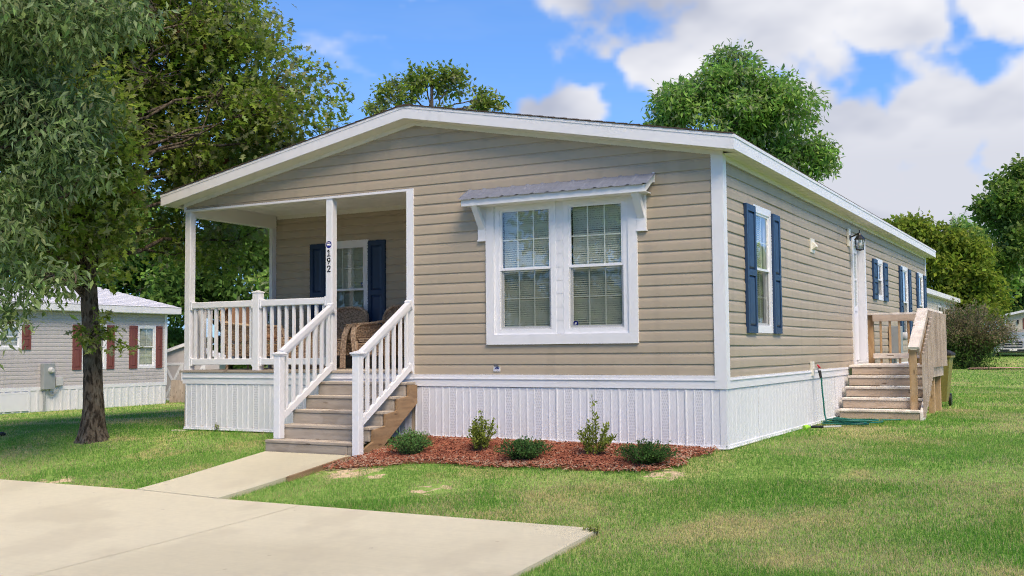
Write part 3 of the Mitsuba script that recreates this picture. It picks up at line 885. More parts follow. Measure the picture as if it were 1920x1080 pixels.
def newel(x, y, zb):
    k = part(S, 'newel_post', MB().cbox(x, x + .098, y, y + .098, zb, 1.058, .005), 'm_vinyl')
    c = MB()
    e = .020
    for z0, z1, o in ((1.050, 1.066, .012), (1.066, 1.084, .022)):
        c.cbox(x - o, x + .098 + o, y - o, y + .098 + o, z0, z1, .005)
    c.hull([[x - e, y - e, 1.084], [x + .098 + e, y - e, 1.084], [x + .098 + e, y + .098 + e, 1.084], [x - e, y + .098 + e, 1.084], [x + .049, y + .049, 1.108]])
    part(k, 'cap', c, 'm_vinyl')


newel(-5.405, -1.115, .03)
newel(-4.088, -1.262, -.16)
for x, ys_, ye, dzz in ((-5.356, -1.02, -.016, 0), (-4.10, -1.165, -.032, .01)):
    slope = .615
    zt0, zb0 = 1.045 + dzz + (ys_ + 1.10) * slope, .245 + (ys_ + 1.10) * slope
    e = ye - ys_
    part(S, 'handrail', MB().beam((x, ys_, zt0), (x, ye, zt0 + slope * e), .075, .060).beam((x, ys_, zt0 - .045), (x, ye, zt0 - .045 + slope * e), .046, .05), 'm_vinyl')
    part(S, 'lower_rail', MB().beam((x, ys_, zb0), (x, ye, zb0 + slope * e), .056, .075), 'm_vinyl')
    part(S, 'rail_bracket', MB().beam((x, ye - .035, zt0 - .02 + slope * (e - .035)), (x, ye, zt0 - .02 + slope * e), .088, .125), 'm_vinyl')
    part(S, 'rail_bracket', MB().beam((x, ye - .035, zb0 + slope * (e - .035)), (x, ye, zb0 + slope * e), .07, .10), 'm_vinyl')
    n = 7 if x < -5 else 8
    for i in range(n):
        y = ys_ + .085 + (e - .17) * i / (n - 1)
        part(S, 'baluster', MB().box(x - .0185, x + .0185, y - .0185, y + .0185, zb0 + slope * (y - ys_) + .02, zt0 - .05 + slope * (y - ys_)), 'm_vinyl')

# ------------------------------------------------------------------ side deck
D = thing('side_deck', 'unpainted wooden side deck with five steps and picket railing at the side door', 'deck')
TZ = [.155, .318, .481, .644, .81]
TY = [5.42, 5.67, 5.93, 6.18, 6.42]
for k in range(5):
    zt, yf, x0 = TZ[k], TY[k], .065
    part(D, 'riser', MB().cbox(x0 + .02, 1.235, yf + .012, yf + .048, zt - .155 if k else -.02, zt - .037, .004), 'm_deck_wood_x')
    if k < 4:
        for j in range(2):
            part(D, 'tread', MB().cbox(x0 - (.015 if k == 0 else 0), 1.240, yf - .01 + .133 * j, yf + .119 + .133 * j, zt - .036, zt, .006), 'm_deck_wood_y')
for i in range(13):
    y0 = 6.41 + i * .1465
    part(D, 'deck_board', MB().cbox(.045, 1.245, y0, y0 + .14, .775, .81 + .0015 * (i % 2), .004), 'm_deck_wood_y')
part(D, 'rim_board', MB().cbox(1.20, 1.238, 6.47, 8.31, .60, .773, .004), 'm_grey_wood_z')
part(D, 'rim_board', MB().cbox(.05, 1.198, 8.275, 8.31, .60, .773, .004), 'm_deck_wood_x')
saw = [(5.47, -.02), (5.47, .12)]
for k in range(1, 5):
    saw += [(TY[k] + .05, TZ[k - 1] - .037), (TY[k] + .05, TZ[k] - .037)]
saw += [(6.52, .773), (6.52, .50), (5.72, -.02)]
for xx in (1.19, .075):
    part(D, 'stringer', MB(frame((xx, 0, 0), (0, 1, 0), (1, 0, 0))).poly(Polygon(saw).buffer(0), 0, .036), 'm_deck_wood_y')
part(D, 'stringer', MB(frame((1.242, 0, 0), (0, 1, 0), (1, 0, 0))).poly(Polygon([(5.42, -.03), (5.62, -.03), (6.60, .58), (6.60, .772), (6.44, .772), (5.42, .13)]), 0, .034), 'm_deck_wood_y')
for x, y in ((1.10, 6.30), (1.10, 7.40), (1.10, 8.17), (.10, 8.17)):
    part(D, 'support_post', MB().cbox(x, x + .098, y, y + .098, -.05, .77 if y > 7 else .50, .004), 'm_deck_wood_z')
part(D, 'newel_post', MB().cbox(1.085, 1.185, 5.585, 5.685, .155, 1.045, .004), 'm_deck_wood_z')
part(D, 'corner_post', MB().cbox(.0, .098, 8.327, 8.425, .0, 1.655, .004), 'm_deck_wood_z')
part(D, 'corner_post', MB().cbox(1.10, 1.198, 6.56, 6.658, .812, 1.655, .004), 'm_deck_wood_z')
part(D, 'corner_post', MB().cbox(1.10, 1.198, 8.17, 8.268, .812, 1.655, .004), 'm_deck_wood_z')
# caps: sloping and level
part(D, 'rail_cap', MB().beam((1.165, 5.50, 1.075), (1.165, 6.60, 1.690), .155, .036), 'm_deck_wood_y')
part(D, 'rail_cap', MB().beam((1.165, 6.602, 1.688), (1.165, 8.40, 1.676), .155, .036), 'm_deck_wood_y')
part(D, 'rail_cap', MB().cbox(-.02, 1.085, 8.25, 8.385, 1.657, 1.692, .004), 'm_deck_wood_y')
part(D, 'rail_board', MB().cbox(.10, 1.199, 8.25, 8.285, 1.545, 1.656, .004), 'm_deck_wood_x')
part(D, 'rail_board', MB().cbox(.10, 1.199, 8.25, 8.285, .895, .985, .004), 'm_deck_wood_y')
part(D, 'rail_board', MB().cbox(1.200, 1.236, 6.66, 8.30, 1.545, 1.655, .004), 'm_grey_wood_z')
part(D, 'rail_board', MB().beam((1.218, 5.60, 1.02), (1.218, 6.60, 1.58), .034, .11), 'm_grey_wood_z')
part(D, 'rail_board', MB().cbox(1.200, 1.236, 6.66, 8.30, .86, .95, .004), 'm_grey_wood_z')
for i in range(6):
    x = .21 + i * .155
    part(D, 'picket', MB().cbox(x, x + .036, 8.287, 8.323, .70, 1.60, .003), 'm_deck_wood_z')
for i in range(9):      # pickets of the stair rail stand outside the stringer
    y = 5.50 + i * .119
    zb = .05 + max(0, (y - 5.50)) * .62
    t = 1.055 + (y - 5.50) * .56
    part(D, 'picket', MB().add([[x, q, z] for z in (0,) for x, q, z in [(1.278, y, zb), (1.314, y, zb), (1.314, y + .036, zb), (1.278, y + .036, zb), (1.278, y, t - .05), (1.314, y, t - .05), (1.314, y + .036, t - .03), (1.278, y + .036, t - .03)]], BF), 'm_grey_wood_z')
for i in range(14):
    y = 6.60 + i * .122
    part(D, 'picket', MB().cbox(1.278, 1.314, y, y + .036, .765, 1.645, .003), 'm_grey_wood_z')
for z0, z1 in ((1.545, 1.65), (.79, .86)):
    part(D, 'ledger', MB().cbox(1.239, 1.277, 6.58, 8.28, z0, z1, .003), 'm_grey_wood_z')

# ------------------------------------------------------------------ neighbouring homes and the shed
NX, NZ = -25.76, -.72
N = thing('neighbour_home', 'grey mobile home with red shutters and white skirting beyond the oak tree on the left', 'house')
NF = frame((NX, 0, 0), (0, 1, 0), (1, 0, 0))
nwin = [(15.13, 15.87, .62, 2.02), (12.80, 13.72, .62, 2.02), (9.75, 10.47, 1.29, 1.98), (6.0, 6.8, .62, 2.02)]
nw = part(N, 'side_wall', wall_mesh(NF, sbox(-2, NZ + .02, 16.4, 2.47), nwin), 'm_grey_siding')
siding(nw, NF, -2, 16.32, .066, 2.44, [tuple(np.array(s) + np.array([-.045, .045, -.045, .045])) for s in nwin], 'm_grey_siding', wob=.006, seed=3)
part(N, 'gable_wall', MB(frame((NX, 16.4, 0), (-1, 0, 0), (0, 1, 0))).poly(Polygon([(.001, NZ), (8, NZ), (8, 2.47), (4, 3.25), (.001, 2.47)]), -.1, 0), 'm_grey_siding')
part(N, 'gable_wall', MB(frame((NX, -2, 0), (-1, 0, 0), (0, 1, 0))).poly(Polygon([(.11, NZ), (8, NZ), (8, 2.47), (4, 3.25), (.11, 2.47)]), -.1, 0), 'm_grey_siding')
part(N, 'interior', MB().box(NX - 3, NX - 2.9, -1.8, 16.2, 0, 2.4).box(NX - 3, NX - .11, -1.8, 16.2, -.1, .0), 'm_interior')
for w in nwin:
    window(N, NF, *w, grid=(1, 1), casing=.05, screen=False)
    for a in ((w[0] - .40, w[0] - .055), (w[1] + .055, w[1] + .36 if w[0] < 15 else w[1] + .33)):
        shutter(N, NF, a[0], a[1], w[2] - .05, w[3] + .03, 'm_red_shutter')
part(N, 'bottom_trim', MB(NF).box(-2, 16.4, .0, .03, -.05, .066), 'm_white')
part(N, 'corner_post', MB(NF).box(16.32, 16.43, .001, .035, -.05, 2.46), 'm_white')
sk = part(N, 'skirting', MB(NF).box(-2, 16.4, .001, .006, NZ, -.051), 'm_skirt_side')
for i in range(62):
    l = -2 + .297 * i
    part(sk, 'skirt_panel', MB(NF).add([[l, .008, NZ], [l + .01, .040, NZ], [l + .07, .040, NZ], [l + .12, .008, NZ], [l + .28, .012, NZ], [l, .008, -.052], [l + .01, .040, -.052], [l + .07, .040, -.052], [l + .12, .008, -.052], [l + .28, .012, -.052]], [[0, 1, 6, 5], [1, 2, 7, 6], [2, 3, 8, 7], [3, 4, 9, 8]]), 'm_skirt_side')
part(sk, 'access_panel', MB(NF).box(9.6, 10.75, .042, .05, NZ + .06, -.14).box(9.55, 10.80, .042, .056, -.14, -.08).box(10.74, 10.80, .042, .056, NZ + .05, -.14), 'm_white')
nr = part(N, 'roof', MB().add([[NX + .35, -2.4, 2.70], [NX + .35, 16.78, 2.70], [NX - 4, 16.78, 3.62], [NX - 4, -2.4, 3.62], [NX - 8.35, 16.78, 2.70], [NX - 8.35, -2.4, 2.70]], [[0, 1, 2, 3], [3, 2, 4, 5]]), 'm_grey_shingle')
part(nr, 'fascia', MB().box(NX + .33, NX + .352, -2.4, 16.78, 2.49, 2.695).add([[NX + .352, 16.76, 2.49], [NX + .352, 16.785, 2.49], [NX - 4, 16.785, 3.41], [NX - 4, 16.76, 3.41], [NX + .352, 16.76, 2.69], [NX + .352, 16.785, 2.69], [NX - 4, 16.785, 3.61], [NX - 4, 16.76, 3.61]], BF), 'm_white')
part(nr, 'soffit', MB().box(NX - .05, NX + .33, -2.4, 16.75, 2.475, 2.489), 'm_white')
for i in range(14):     # shingle courses of the roof slope
    t0, t1 = i / 14, (i + 1) / 14
    a, b = NX + .36 - 4.36 * t0, NX + .36 - 4.36 * t1 - .03
    z0, z1 = 2.705 + .92 * t0, 2.705 + .92 * t1
    part(nr, 'shingle_course', MB().add([[a, -2.4, z0 + .018], [a, 16.79, z0 + .018], [b, 16.79, z1 + .006], [b, -2.4, z1 + .006], [a, -2.4, z0], [a, 16.79, z0]], [[0, 1, 2, 3], [4, 5, 1, 0]]), 'm_grey_shingle')
mb_ = part(N, 'meter_box', MB(NF).cbox(11.2, 11.62, .02, .20, -.02, .80, .01), 'm_grey_metal')
part(mb_, 'meter_dial', MB(NF).tube([[11.44, .20, .58], [11.44, .26, .58], [11.44, .32, .58]], [.10, .095, .06], 18), 'm_light_grey')
part(mb_, 'conduit', MB(NF).cyl([11.30, .10, -.02], [11.30, .10, NZ], .035, 10).tube([[11.48, .1, -.02], [11.50, .1, -.18], [11.62, .11, -.20], [11.80, .10, -.05], [11.86, .1, .08]], .022, 8), 'm_grey_metal')
part(N, 'junction_box', MB(NF).cbox(11.70, 11.97, .02, .14, .08, .36, .01), 'm_light_grey')

B = thing('back_home', 'pale beige mobile home behind the tan one, partly hidden by the big grey bush', 'house')
BF_ = frame((-3.2, 0, 0), (0, 1, 0), (1, 0, 0))
bw = part(B, 'side_wall', wall_mesh(BF_, sbox(37, .2, 51, 3.5), []), 'm_back_siding')
siding(bw, BF_, 37, 51, 1.2, 3.45, [], 'm_back_siding', wob=.006, seed=9)
part(B, 'body', MB().box(-11.2, -3.31, 37.02, 50.98, .2, 3.5), 'm_back_siding')
br = part(B, 'roof', MB().add([[-2.9, 36.6, 3.66], [-2.9, 51.4, 3.66], [-7.2, 51.4, 4.4], [-7.2, 36.6, 4.4], [-11.5, 51.4, 3.66], [-11.5, 36.6, 3.66]], [[0, 1, 2, 3], [3, 2, 4, 5]]), 'm_grey_shingle')
part(br, 'fascia', MB().box(-2.92, -2.898, 36.6, 51.4, 3.44, 3.655), 'm_white')
part(br, 'soffit', MB().box(-3.3, -2.921, 36.6, 51.4, 3.44, 3.455), 'm_white')
for a0, a1 in ((44.3, 45.1), (47.4, 48.4)):
    w = part(B, 'window', MB(BF_).box(a0 - .1, a1 + .1, .022, .04, 1.9, 3.1).box(a0 + .05, a1 - .05, .0405, .043, 2.0, 3.0), 'm_white')
    part(w, 'pane', MB(BF_).box(a0, a1, .0405, .045, 2.0, 3.0), flat((.06, .065, .07), .1, .6))
part(B, 'corner_post', MB(BF_).box(50.9, 51.02, .001, .035, .4, 3.44), 'm_white')

Fh = thing('far_home', 'cream mobile home with a dark red shutter behind the parked truck at the right edge', 'house')
FF = frame((-4.05, 100, 1.0), (1, 0, 0), (0, -1, 0))
part(Fh, 'front_wall', MB(FF).poly(Polygon([(0, -.6), (9, -.6), (9, 3.0), (4.5, 4.0), (0, 3.0)]), -.1, 0), 'm_tan_siding')
part(Fh, 'side_wall', MB().box(-4.05, -3.95, 100.11, 112, .4, 4.0), 'm_tan_siding')
fr2 = part(Fh, 'roof', MB(FF).add([[-.35, .5, 2.98], [4.5, .5, 4.06], [4.5, -12, 4.06], [-.35, -12, 2.98], [9.35, .5, 2.98], [9.35, -12, 2.98]], [[0, 1, 2, 3], [1, 4, 5, 2]]), 'm_grey_shingle')
part(fr2, 'fascia', MB(FF).add([[-.35, .5, 2.76], [4.5, .5, 3.84], [4.5, .52, 3.84], [-.35, .52, 2.76], [-.35, .5, 2.97], [4.5, .5, 4.05], [4.5, .52, 4.05], [-.35, .52, 2.97]], BF), 'm_white')
for a0 in (2.15, 5.2):
    w = part(Fh, 'window', MB(FF).box(a0 - .1, a0 + 1.1, .001, .05, .9, 2.65), 'm_white')
    part(w, 'pane', MB(FF).box(a0 + .02, a0 + .98, .052, .056, 1.0, 1.75).box(a0 + .02, a0 + .98, .052, .056, 1.8, 2.55), flat((.30, .38, .42), .1, .6))
    for b in (a0 - .62, a0 + 1.14):
        part(Fh, 'shutter', MB(FF).box(b, b + .48, .001, .05, .9, 2.65), 'm_red_shutter')
part(Fh, 'wall_lamp', MB(FF).box(1.05, 1.19, .001, .16, 2.15, 2.5), 'm_black')
part(Fh, 'corner_post', MB(FF).box(-.02, .10, .001, .04, -.6, 2.9), 'm_white')

SHX = thing('garden_shed', 'small grey garden shed with white cross-braced double doors beside the grey home', 'shed')
sn = np.array([.62, -.785, 0])
SF = frame((-27.05, 18.55, -.80), (.785, .62, 0), sn)
part(SHX, 'front_wall', MB(SF).poly(Polygon([(-1.3, 0), (1.3, 0), (1.3, 1.72), (0, 2.20), (-1.3, 1.72)]), -.06, 0), 'm_grey_siding')
part(SHX, 'side_wall', MB(SF).box(1.24, 1.30, -2.4, -.061, 0, 1.72).box(-1.30, -1.24, -2.4, -.061, 0, 1.72), 'm_grey_siding')
rf = MB(SF)
for s in (-1, 1):
    rf.add([[0, .12, 2.22], [s * 1.48, .12, 1.675], [s * 1.48, -2.5, 1.675], [0, -2.5, 2.22], [0, .12, 2.27], [s * 1.48, .12, 1.725], [s * 1.48, -2.5, 1.725], [0, -2.5, 2.27]], BF)
sr = part(SHX, 'roof', rf, 'm_grey_shingle')
rt_ = MB(SF)
for s in (-1, 1):
    rt_.add([[0, .122, 2.14], [s * 1.48, .122, 1.595], [s * 1.48, .15, 1.595], [0, .15, 2.14], [0, .122, 2.245], [s * 1.48, .122, 1.70], [s * 1.48, .15, 1.70], [0, .15, 2.245]], BF)
part(sr, 'rake_board', rt_, 'm_white')
for s in (-1, 1):
    a0, a1 = sorted((s * .02, s * .78))
    dd = part(SHX, 'door', MB(SF).box(a0, a1, .001, .02, .08, 1.52), 'm_grey_siding')
    m = MB(SF).box(a0, a0 + .09, .021, .04, .08, 1.52).box(a1 - .09, a1, .021, .04, .08, 1.52).box(a0 + .09, a1 - .09, .021, .04, 1.42, 1.52).box(a0 + .09, a1 - .09, .021, .04, .08, .18)
    m.beam(SF[0] * 0 + [a0 + .09, .0305, .18], [a1 - .09, .0305, 1.42], .017, .09, up=(0, 1, 0)) if False else None
    for p0, p1 in (((a0 + .09, .2), (a1 - .09, 1.4)), ((a0 + .09, 1.4), (a1 - .09, .2))):
        v = np.array(p1) - p0
        nn = np.array([-v[1], v[0]]) / np.linalg.norm(v) * .045
        q = [np.array(p0) + nn, np.array(p1) + nn, np.array(p1) - nn, np.array(p0) - nn]
        off = .0 if p0[1] < 1 else .003
        m.add([[c[0], .0215, c[1]] for c in q] + [[c[0], .037 + off, c[1]] for c in q], BF)
    part(dd, 'brace', m, 'm_white')

LB = thing('plywood_panel', 'weathered tan plywood panel leaning at the corner of the grey home', 'board')
scene[LB] = mikit.ply(MB().hull([[-26.1 + a * .62, 16.9 + a * .35 + b, z] for a, z in ((0, -.75), (.95, -.78), (1.0, -.3), (.86, .08), (0.1, .12)) for b in (0, .03)]).get(), 'm_grey_wood_z')
WB = thing('wheelbarrow', 'black wheelbarrow tipped up in front of the shed', 'wheelbarrow')
part(WB, 'tub', MB(frame((-24.75, 17.0, -.75), (.8, .6, 0), (.6, -.8, 0))).hull([[-.30, 0, .10], [.30, 0, .10], [.24, .28, .22], [-.24, .28, .22], [-.34, .02, .85], [.34, .02, .85], [.22, .30, .66], [-.22, .30, .66]]), 'm_dark')
part(WB, 'handle', MB(frame((-24.75, 17.0, -.75), (.8, .6, 0), (.6, -.8, 0))).tube([[-.28, .0, .0], [-.30, -.03, .6], [-.26, -.05, 1.25]], .02, 6).tube([[.28, .0, .0], [.30, -.03, .6], [.26, -.05, 1.25]], .02, 6), 'm_grey_wood_z')
part(WB, 'wheel', MB(frame((-24.75, 17.0, -.75), (.8, .6, 0), (.6, -.8, 0))).tube([[-.05, .12, .17], [.05, .12, .17]], .18, 18), 'm_black')

# ------------------------------------------------------------------ plants
RNG = np.random.default_rng(42)
LEAF = {   # (along, across, up) of a leaf of length 1, and its triangles
    'plain': (np.array([[0, 0, 0], [.45, .5, .10], [1, 0, -.06], [.45, -.5, .10]]), np.array([[0, 2, 1], [0, 3, 2]])),
    'lance': (np.array([[0, 0, 0], [.4, .5, .06], [1, 0, -.18], [.4, -.5, .06]]), np.array([[0, 2, 1], [0, 3, 2]])),
    'lobed': (np.array([[0, 0, 0], [.30, .42, .08], [.38, .12, .0], [.62, .55, .08], [.66, .14, .0], [1, 0, -.12], [.66, -.14, .0], [.62, -.55, .08], [.38, -.12, .0], [.30, -.42, .08]]),
              np.array([[0, 2, 1], [0, 8, 2], [0, 9, 8], [2, 4, 3], [2, 8, 6], [2, 6, 4], [8, 7, 6], [4, 6, 5]])),
}


def unit(v):
    return v / (np.linalg.norm(v, axis=-1, keepdims=True) + 1e-12)


def leaf_mesh(pos, axis, size, ratio, col, kind, rng, flat_=.5):
    v0, f0 = LEAF[kind]
    n, m = len(pos), len(v0)
    a = unit(axis)
    r = rng.normal(size=(n, 3)) * flat_ + np.array([0, 0, 1.0])
    s = unit(np.cross(a, r))
    u = np.cross(s, a)
    L = np.asarray(size)[:, None, None]
    V = pos[:, None] + L * (v0[None, :, :1] * a[:, None] + ratio * v0[None, :, 1:2] * s[:, None] + .6 * v0[None, :, 2:] * u[:, None])
    F = (f0[None] + (np.arange(n) * m)[:, None, None]).reshape(-1, 3)
    return V.reshape(-1, 3), F, np.repeat(col, m, axis=0)


def pick(pal, n, rng):
    pal = np.array(pal)
    i = rng.integers(0, len(pal), n)
    j = rng.integers(0, len(pal), n)
    t = rng.random((n, 1))
    return pal[i] * t + pal[j] * (1 - t)


def tree(name, label, cat, base, clumps, n_tufts, per, leaf, ratio, pal, kind='plain', trunk_r=.18, trunk=None, droop=.3, group=None, seed=0, spread=.20, keep=None, hollow=.45, wood_tufts=.4, brown=None, sides=9, sub=5):
    """trunk and limbs as tapered tubes; the crown as leaf tufts at the ends of twigs that fill the clumps (x, y, z, radius, flatness)"""
    rng = np.random.default_rng(seed + 100)
    k = thing(name, label, cat, group)
    c = np.array([q[:3] for q in clumps], float)
    rad = np.array([q[3] for q in clumps], float)
    fl = np.array([q[4] if len(q) > 4 else .8 for q in clumps], float)
    base = np.array(base, float)
    if trunk is None:
        tp = c[np.argmax(c[:, 2])] * np.array([.5, .5, 1]) + base * np.array([.5, .5, 0])
        tt = np.linspace(0, 1, 9)[:, None]
        trunk = base + (tp - base) * tt + rng.normal(size=(9, 3)) * np.array([.12, .12, 0]) * np.sin(tt * 3.1)
    trunk = np.array(trunk, float)
    tt = np.linspace(0, 1, len(trunk))
    rr = trunk_r * (1 - .80 * tt) + trunk_r * .55 * np.exp(-tt * len(trunk) * 1.4)
    wood_ = MB().tube(trunk, rr, sides)
    for ci, ri in zip(c, rad):
        z_at = np.clip(ci[2] - ri * .9, trunk[0, 2] + (trunk[-1, 2] - trunk[0, 2]) * .28, trunk[-1, 2])
        j = int(np.argmin(np.abs(trunk[:, 2] - z_at)))
        s = trunk[j]
        t = np.linspace(0, 1, 7)[:, None]
        mid = (s + ci) / 2 + np.array([0, 0, .12 * np.linalg.norm(ci - s)])
        p = (1 - t) ** 2 * s + 2 * t * (1 - t) * mid + t ** 2 * ci + rng.normal(size=(7, 3)) * .05 * ri * np.sin(t * 3.1)
        wood_.tube(p, np.linspace(min(rr[j] * .6, .028 + .034 * ri), .012 + .003 * ri, 7), 6, cap=False)
    if sub:      # each clump breaks up into smaller ones round it, so the crown has lit knobs and dark gaps
        c0, r0, f0 = c, rad, fl
        dd_ = unit(rng.normal(size=(len(c0), sub, 3)) + [0, 0, .25])
        c = (c0[:, None] + dd_ * (r0[:, None, None] * rng.uniform(.55, .85, (len(c0), sub, 1))) * np.stack([np.ones_like(f0), np.ones_like(f0), f0], -1)[:, None]).reshape(-1, 3)
        rad = (r0[:, None] * rng.uniform(.34, .58, (len(c0), sub))).ravel()
        fl = np.repeat(f0, sub)
        for a_, b_, r_ in zip(np.repeat(c0, sub, 0), c, rad):
            m_ = (a_ + b_) / 2 + rng.normal(size=3) * .12 * r_
            wood_.tube([a_, m_, b_], [.012 + .004 * r_, .010, .006], 4, cap=False)
    share = rad ** 2 / (rad ** 2).sum()
    T_, A_, O_ = [], [], []
    for ci, ri, fi, sh_ in zip(c, rad, fl, share):
        n = int(n_tufts * sh_)
        d = unit(rng.normal(size=(n, 3)))
        u = hollow + (1 - hollow) * rng.random((n, 1)) ** .6
        # an uneven outline: the reach differs from one direction to the next
        reach = .72 + .55 * meshkit.noise(d * 2.3 + ci, seed)[:, None]
        p = ci + d * u * ri * reach * np.array([1, 1, fi])
        T_.append(p)
        A_.append(d)
        O_.append(np.repeat(ci[None], n, 0))
    tp, td, to = np.vstack(T_), np.vstack(A_), np.vstack(O_)
    if keep is not None:
        ok = keep(tp)
        tp, td, to = tp[ok], td[ok], to[ok]
    nw_ = int(len(tp) * wood_tufts)
    for p, o, d in zip(tp[:nw_], to[:nw_], td[:nw_]):
        m = o + (p - o) * .25
        L_ = np.linalg.norm(p - m)
        q1, q2 = m + (p - m) * .35 + rng.normal(size=3) * .12 * L_, m + (p - m) * .7 + rng.normal(size=3) * .12 * L_ + [0, 0, .06 * L_]
        wood_.tube([m, q1, q2, p], [.008 + .012 * trunk_r, .008, .006, .003], 3, cap=False)
    part(k, 'trunk', wood_, 'm_bark', smooth=True)
    n = len(tp)
    pos = np.repeat(tp, per, 0) + rng.normal(size=(n * per, 3)) * spread * np.array([1, 1, .7])
    ax = unit(np.repeat(td, per, 0) * .55 + rng.normal(size=(n * per, 3)) * .75 + np.array([0, 0, -droop]))
    tc = pick(pal, n, rng)
    col = np.repeat(tc, per, 0) * rng.uniform(.75, 1.3, (n * per, 1)) * (1 + rng.normal(size=(n * per, 3)) * .05)
    if brown is not None:
        bp, br_ = np.array(brown[0]), brown[1]
        dead = (np.linalg.norm(np.repeat(tp, per, 0)[:, None] - bp[None], axis=2).min(1) < br_) | (rng.random(n * per) < .003)
        col[dead] = np.array([.13, .05, .025]) * rng.uniform(.5, 1.4, (dead.sum(), 1))
    if keep is not None:
        ok = keep(pos)
        pos, ax, col = pos[ok], ax[ok], col[ok]
    V, F, C = leaf_mesh(pos, ax, leaf * rng.uniform(.7, 1.3, len(pos)), ratio, np.clip(col, .004, .6), kind, rng)
    part(k, 'crown', (V, F), 'm_leaf', kind='stuff', color=C)
    return k


def fill(center, r, n, seed, rad=(.7, 1.2), flatz=.8):
    """clumps spread through an ellipsoid"""
    rng = np.random.default_rng(seed)
    d = unit(rng.normal(size=(n, 3)))
    u = rng.random((n, 1)) ** .45
    p = np.array(center) + d * u * np.array(r) * .78
    return [(*q, rng.uniform(*rad), flatz) for q in p]


OAK = [(0.207, 0.315, 0.044), (0.265, 0.374, 0.059), (0.157, 0.246, 0.035), (0.325, 0.403, 0.099), (0.34, 0.36, 0.2)]  # the last, pale colour paints light glints onto some leaves
WILLOW = [(0.187, 0.292, 0.099), (0.239, 0.347, 0.137), (0.142, 0.228, 0.073), (0.312, 0.39, 0.19), (0.295, 0.38, 0.21)]  # last entry: a pale tone standing in for glints on the leaves
DARK = [(0.115, 0.221, 0.052), (0.168, 0.283, 0.072), (0.095, 0.179, 0.042)]
LIGHT = [(0.249, 0.339, 0.045), (0.211, 0.301, 0.04), (0.287, 0.355, 0.075)]
MID = [(0.261, 0.473, 0.097), (0.361, 0.575, 0.137), (0.196, 0.377, 0.079), (0.3, 0.36, 0.2)]  # the pale last tone is a painted leaf highlight, not leaf green


def clear_of_home(p):
    """the crown is pruned clear of the roof, and of the space before the porch"""
    above = p[:, 2] > roof_z(np.clip(p[:, 0], -8.3, .3)) + .25
    over = (p[:, 0] > -8.75) & (p[:, 0] < .6) & (p[:, 1] > .15) & (p[:, 1] < 16.3)
    before = (p[:, 1] <= .15) & (p[:, 0] > -8.85 - 1.04 * np.minimum(p[:, 1], 0))
    return ~((over & ~above) | before)


oc = fill((-9.2, .2, 6.1), (2.7, 2.9, 3.3), 36, 5, (.65, 1.05)) + [(-7.0, 1.2, 5.0, 1.0), (-6.7, 1.4, 6.2, 1.0), (-7.2, 1.3, 4.3, .7), (-9.6, -1.2, 3.6, .9), (-10.6, .2, 3.2, 1.1), (-9.6, 1.4, 3.3, 1.0), (-10.8, -1.2, 4.6, 1.2), (-8.6, -2.0, 4.6, .9), (-8.5, -1.8, 5.7, .9), (-9.3, -2.2, 5.3, .9), (-8.9, -1.7, 2.5, .7), (-9.4, -1.7, 2.7, .8), (-8.7, -1.7, 3.3, .9), (-9.2, -1.8, 3.9, 1.0), (-10.0, -1.6, 3.2, .9), (-8.4, -1.9, 4.2, .9), (-8.3, -1.6, 2.9, .6), (-8.36, -1.4, 4.05, .75), (-8.4, -.8, 3.8, .8), (-8.7, -1.7, 3.5, .7), (-8.7, -1.3, 3.0, .7), (-8.75, -.9, 2.7, .7), (-8.85, -1.5, 4.5, .8), (-8.75, -.6, 3.3, .7), (-8.9, 1.6, 3.6, .9), (-9.3, 2.4, 3.0, .9), (-9.5, 1.0, 2.7, .7), (-10.2, -.6, 2.9, .8), (-9.2, 2.2, 4.4, 1.0), (-9.9, 1.6, 5.0, 1.0), (-9.2, 0, 7.9, 1.4), (-7.6, 1.2, 7.4, 1.2)]
lim = lambda z: float(np.interp(z, [3.0, 4.6, 6.2, 7.5], [3.3, 3.35, 2.45, 1.7]))
oc2 = []
for x, y, z, r, *f in oc:        # the crown leans away from the home as it rises
    over = (x + 8.9) * .877 + (y + .9) * .479 + .95 * r - lim(z)
    over = max(over, 0)
    oc2.append((x - .877 * over, y - .479 * over, z, r, *f))
oc = oc2
ob = np.array([-8.82, -.95, float(gz(-8.82, -.95)) - .05])
tz = np.linspace(0, 1, 14)
otr = np.column_stack([ob[0] - .85 * tz ** 1.3 - .05 * np.sin(tz * 7), ob[1] + .25 * tz + .04 * np.sin(tz * 9), ob[2] + 6.4 * tz])
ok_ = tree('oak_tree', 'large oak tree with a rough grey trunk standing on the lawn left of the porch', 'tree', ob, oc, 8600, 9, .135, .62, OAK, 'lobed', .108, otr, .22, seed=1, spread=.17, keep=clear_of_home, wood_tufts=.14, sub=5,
           brown=([(-8.35, -.2, 6.05), (-8.25, -.1, 5.9)], .28), sides=20)
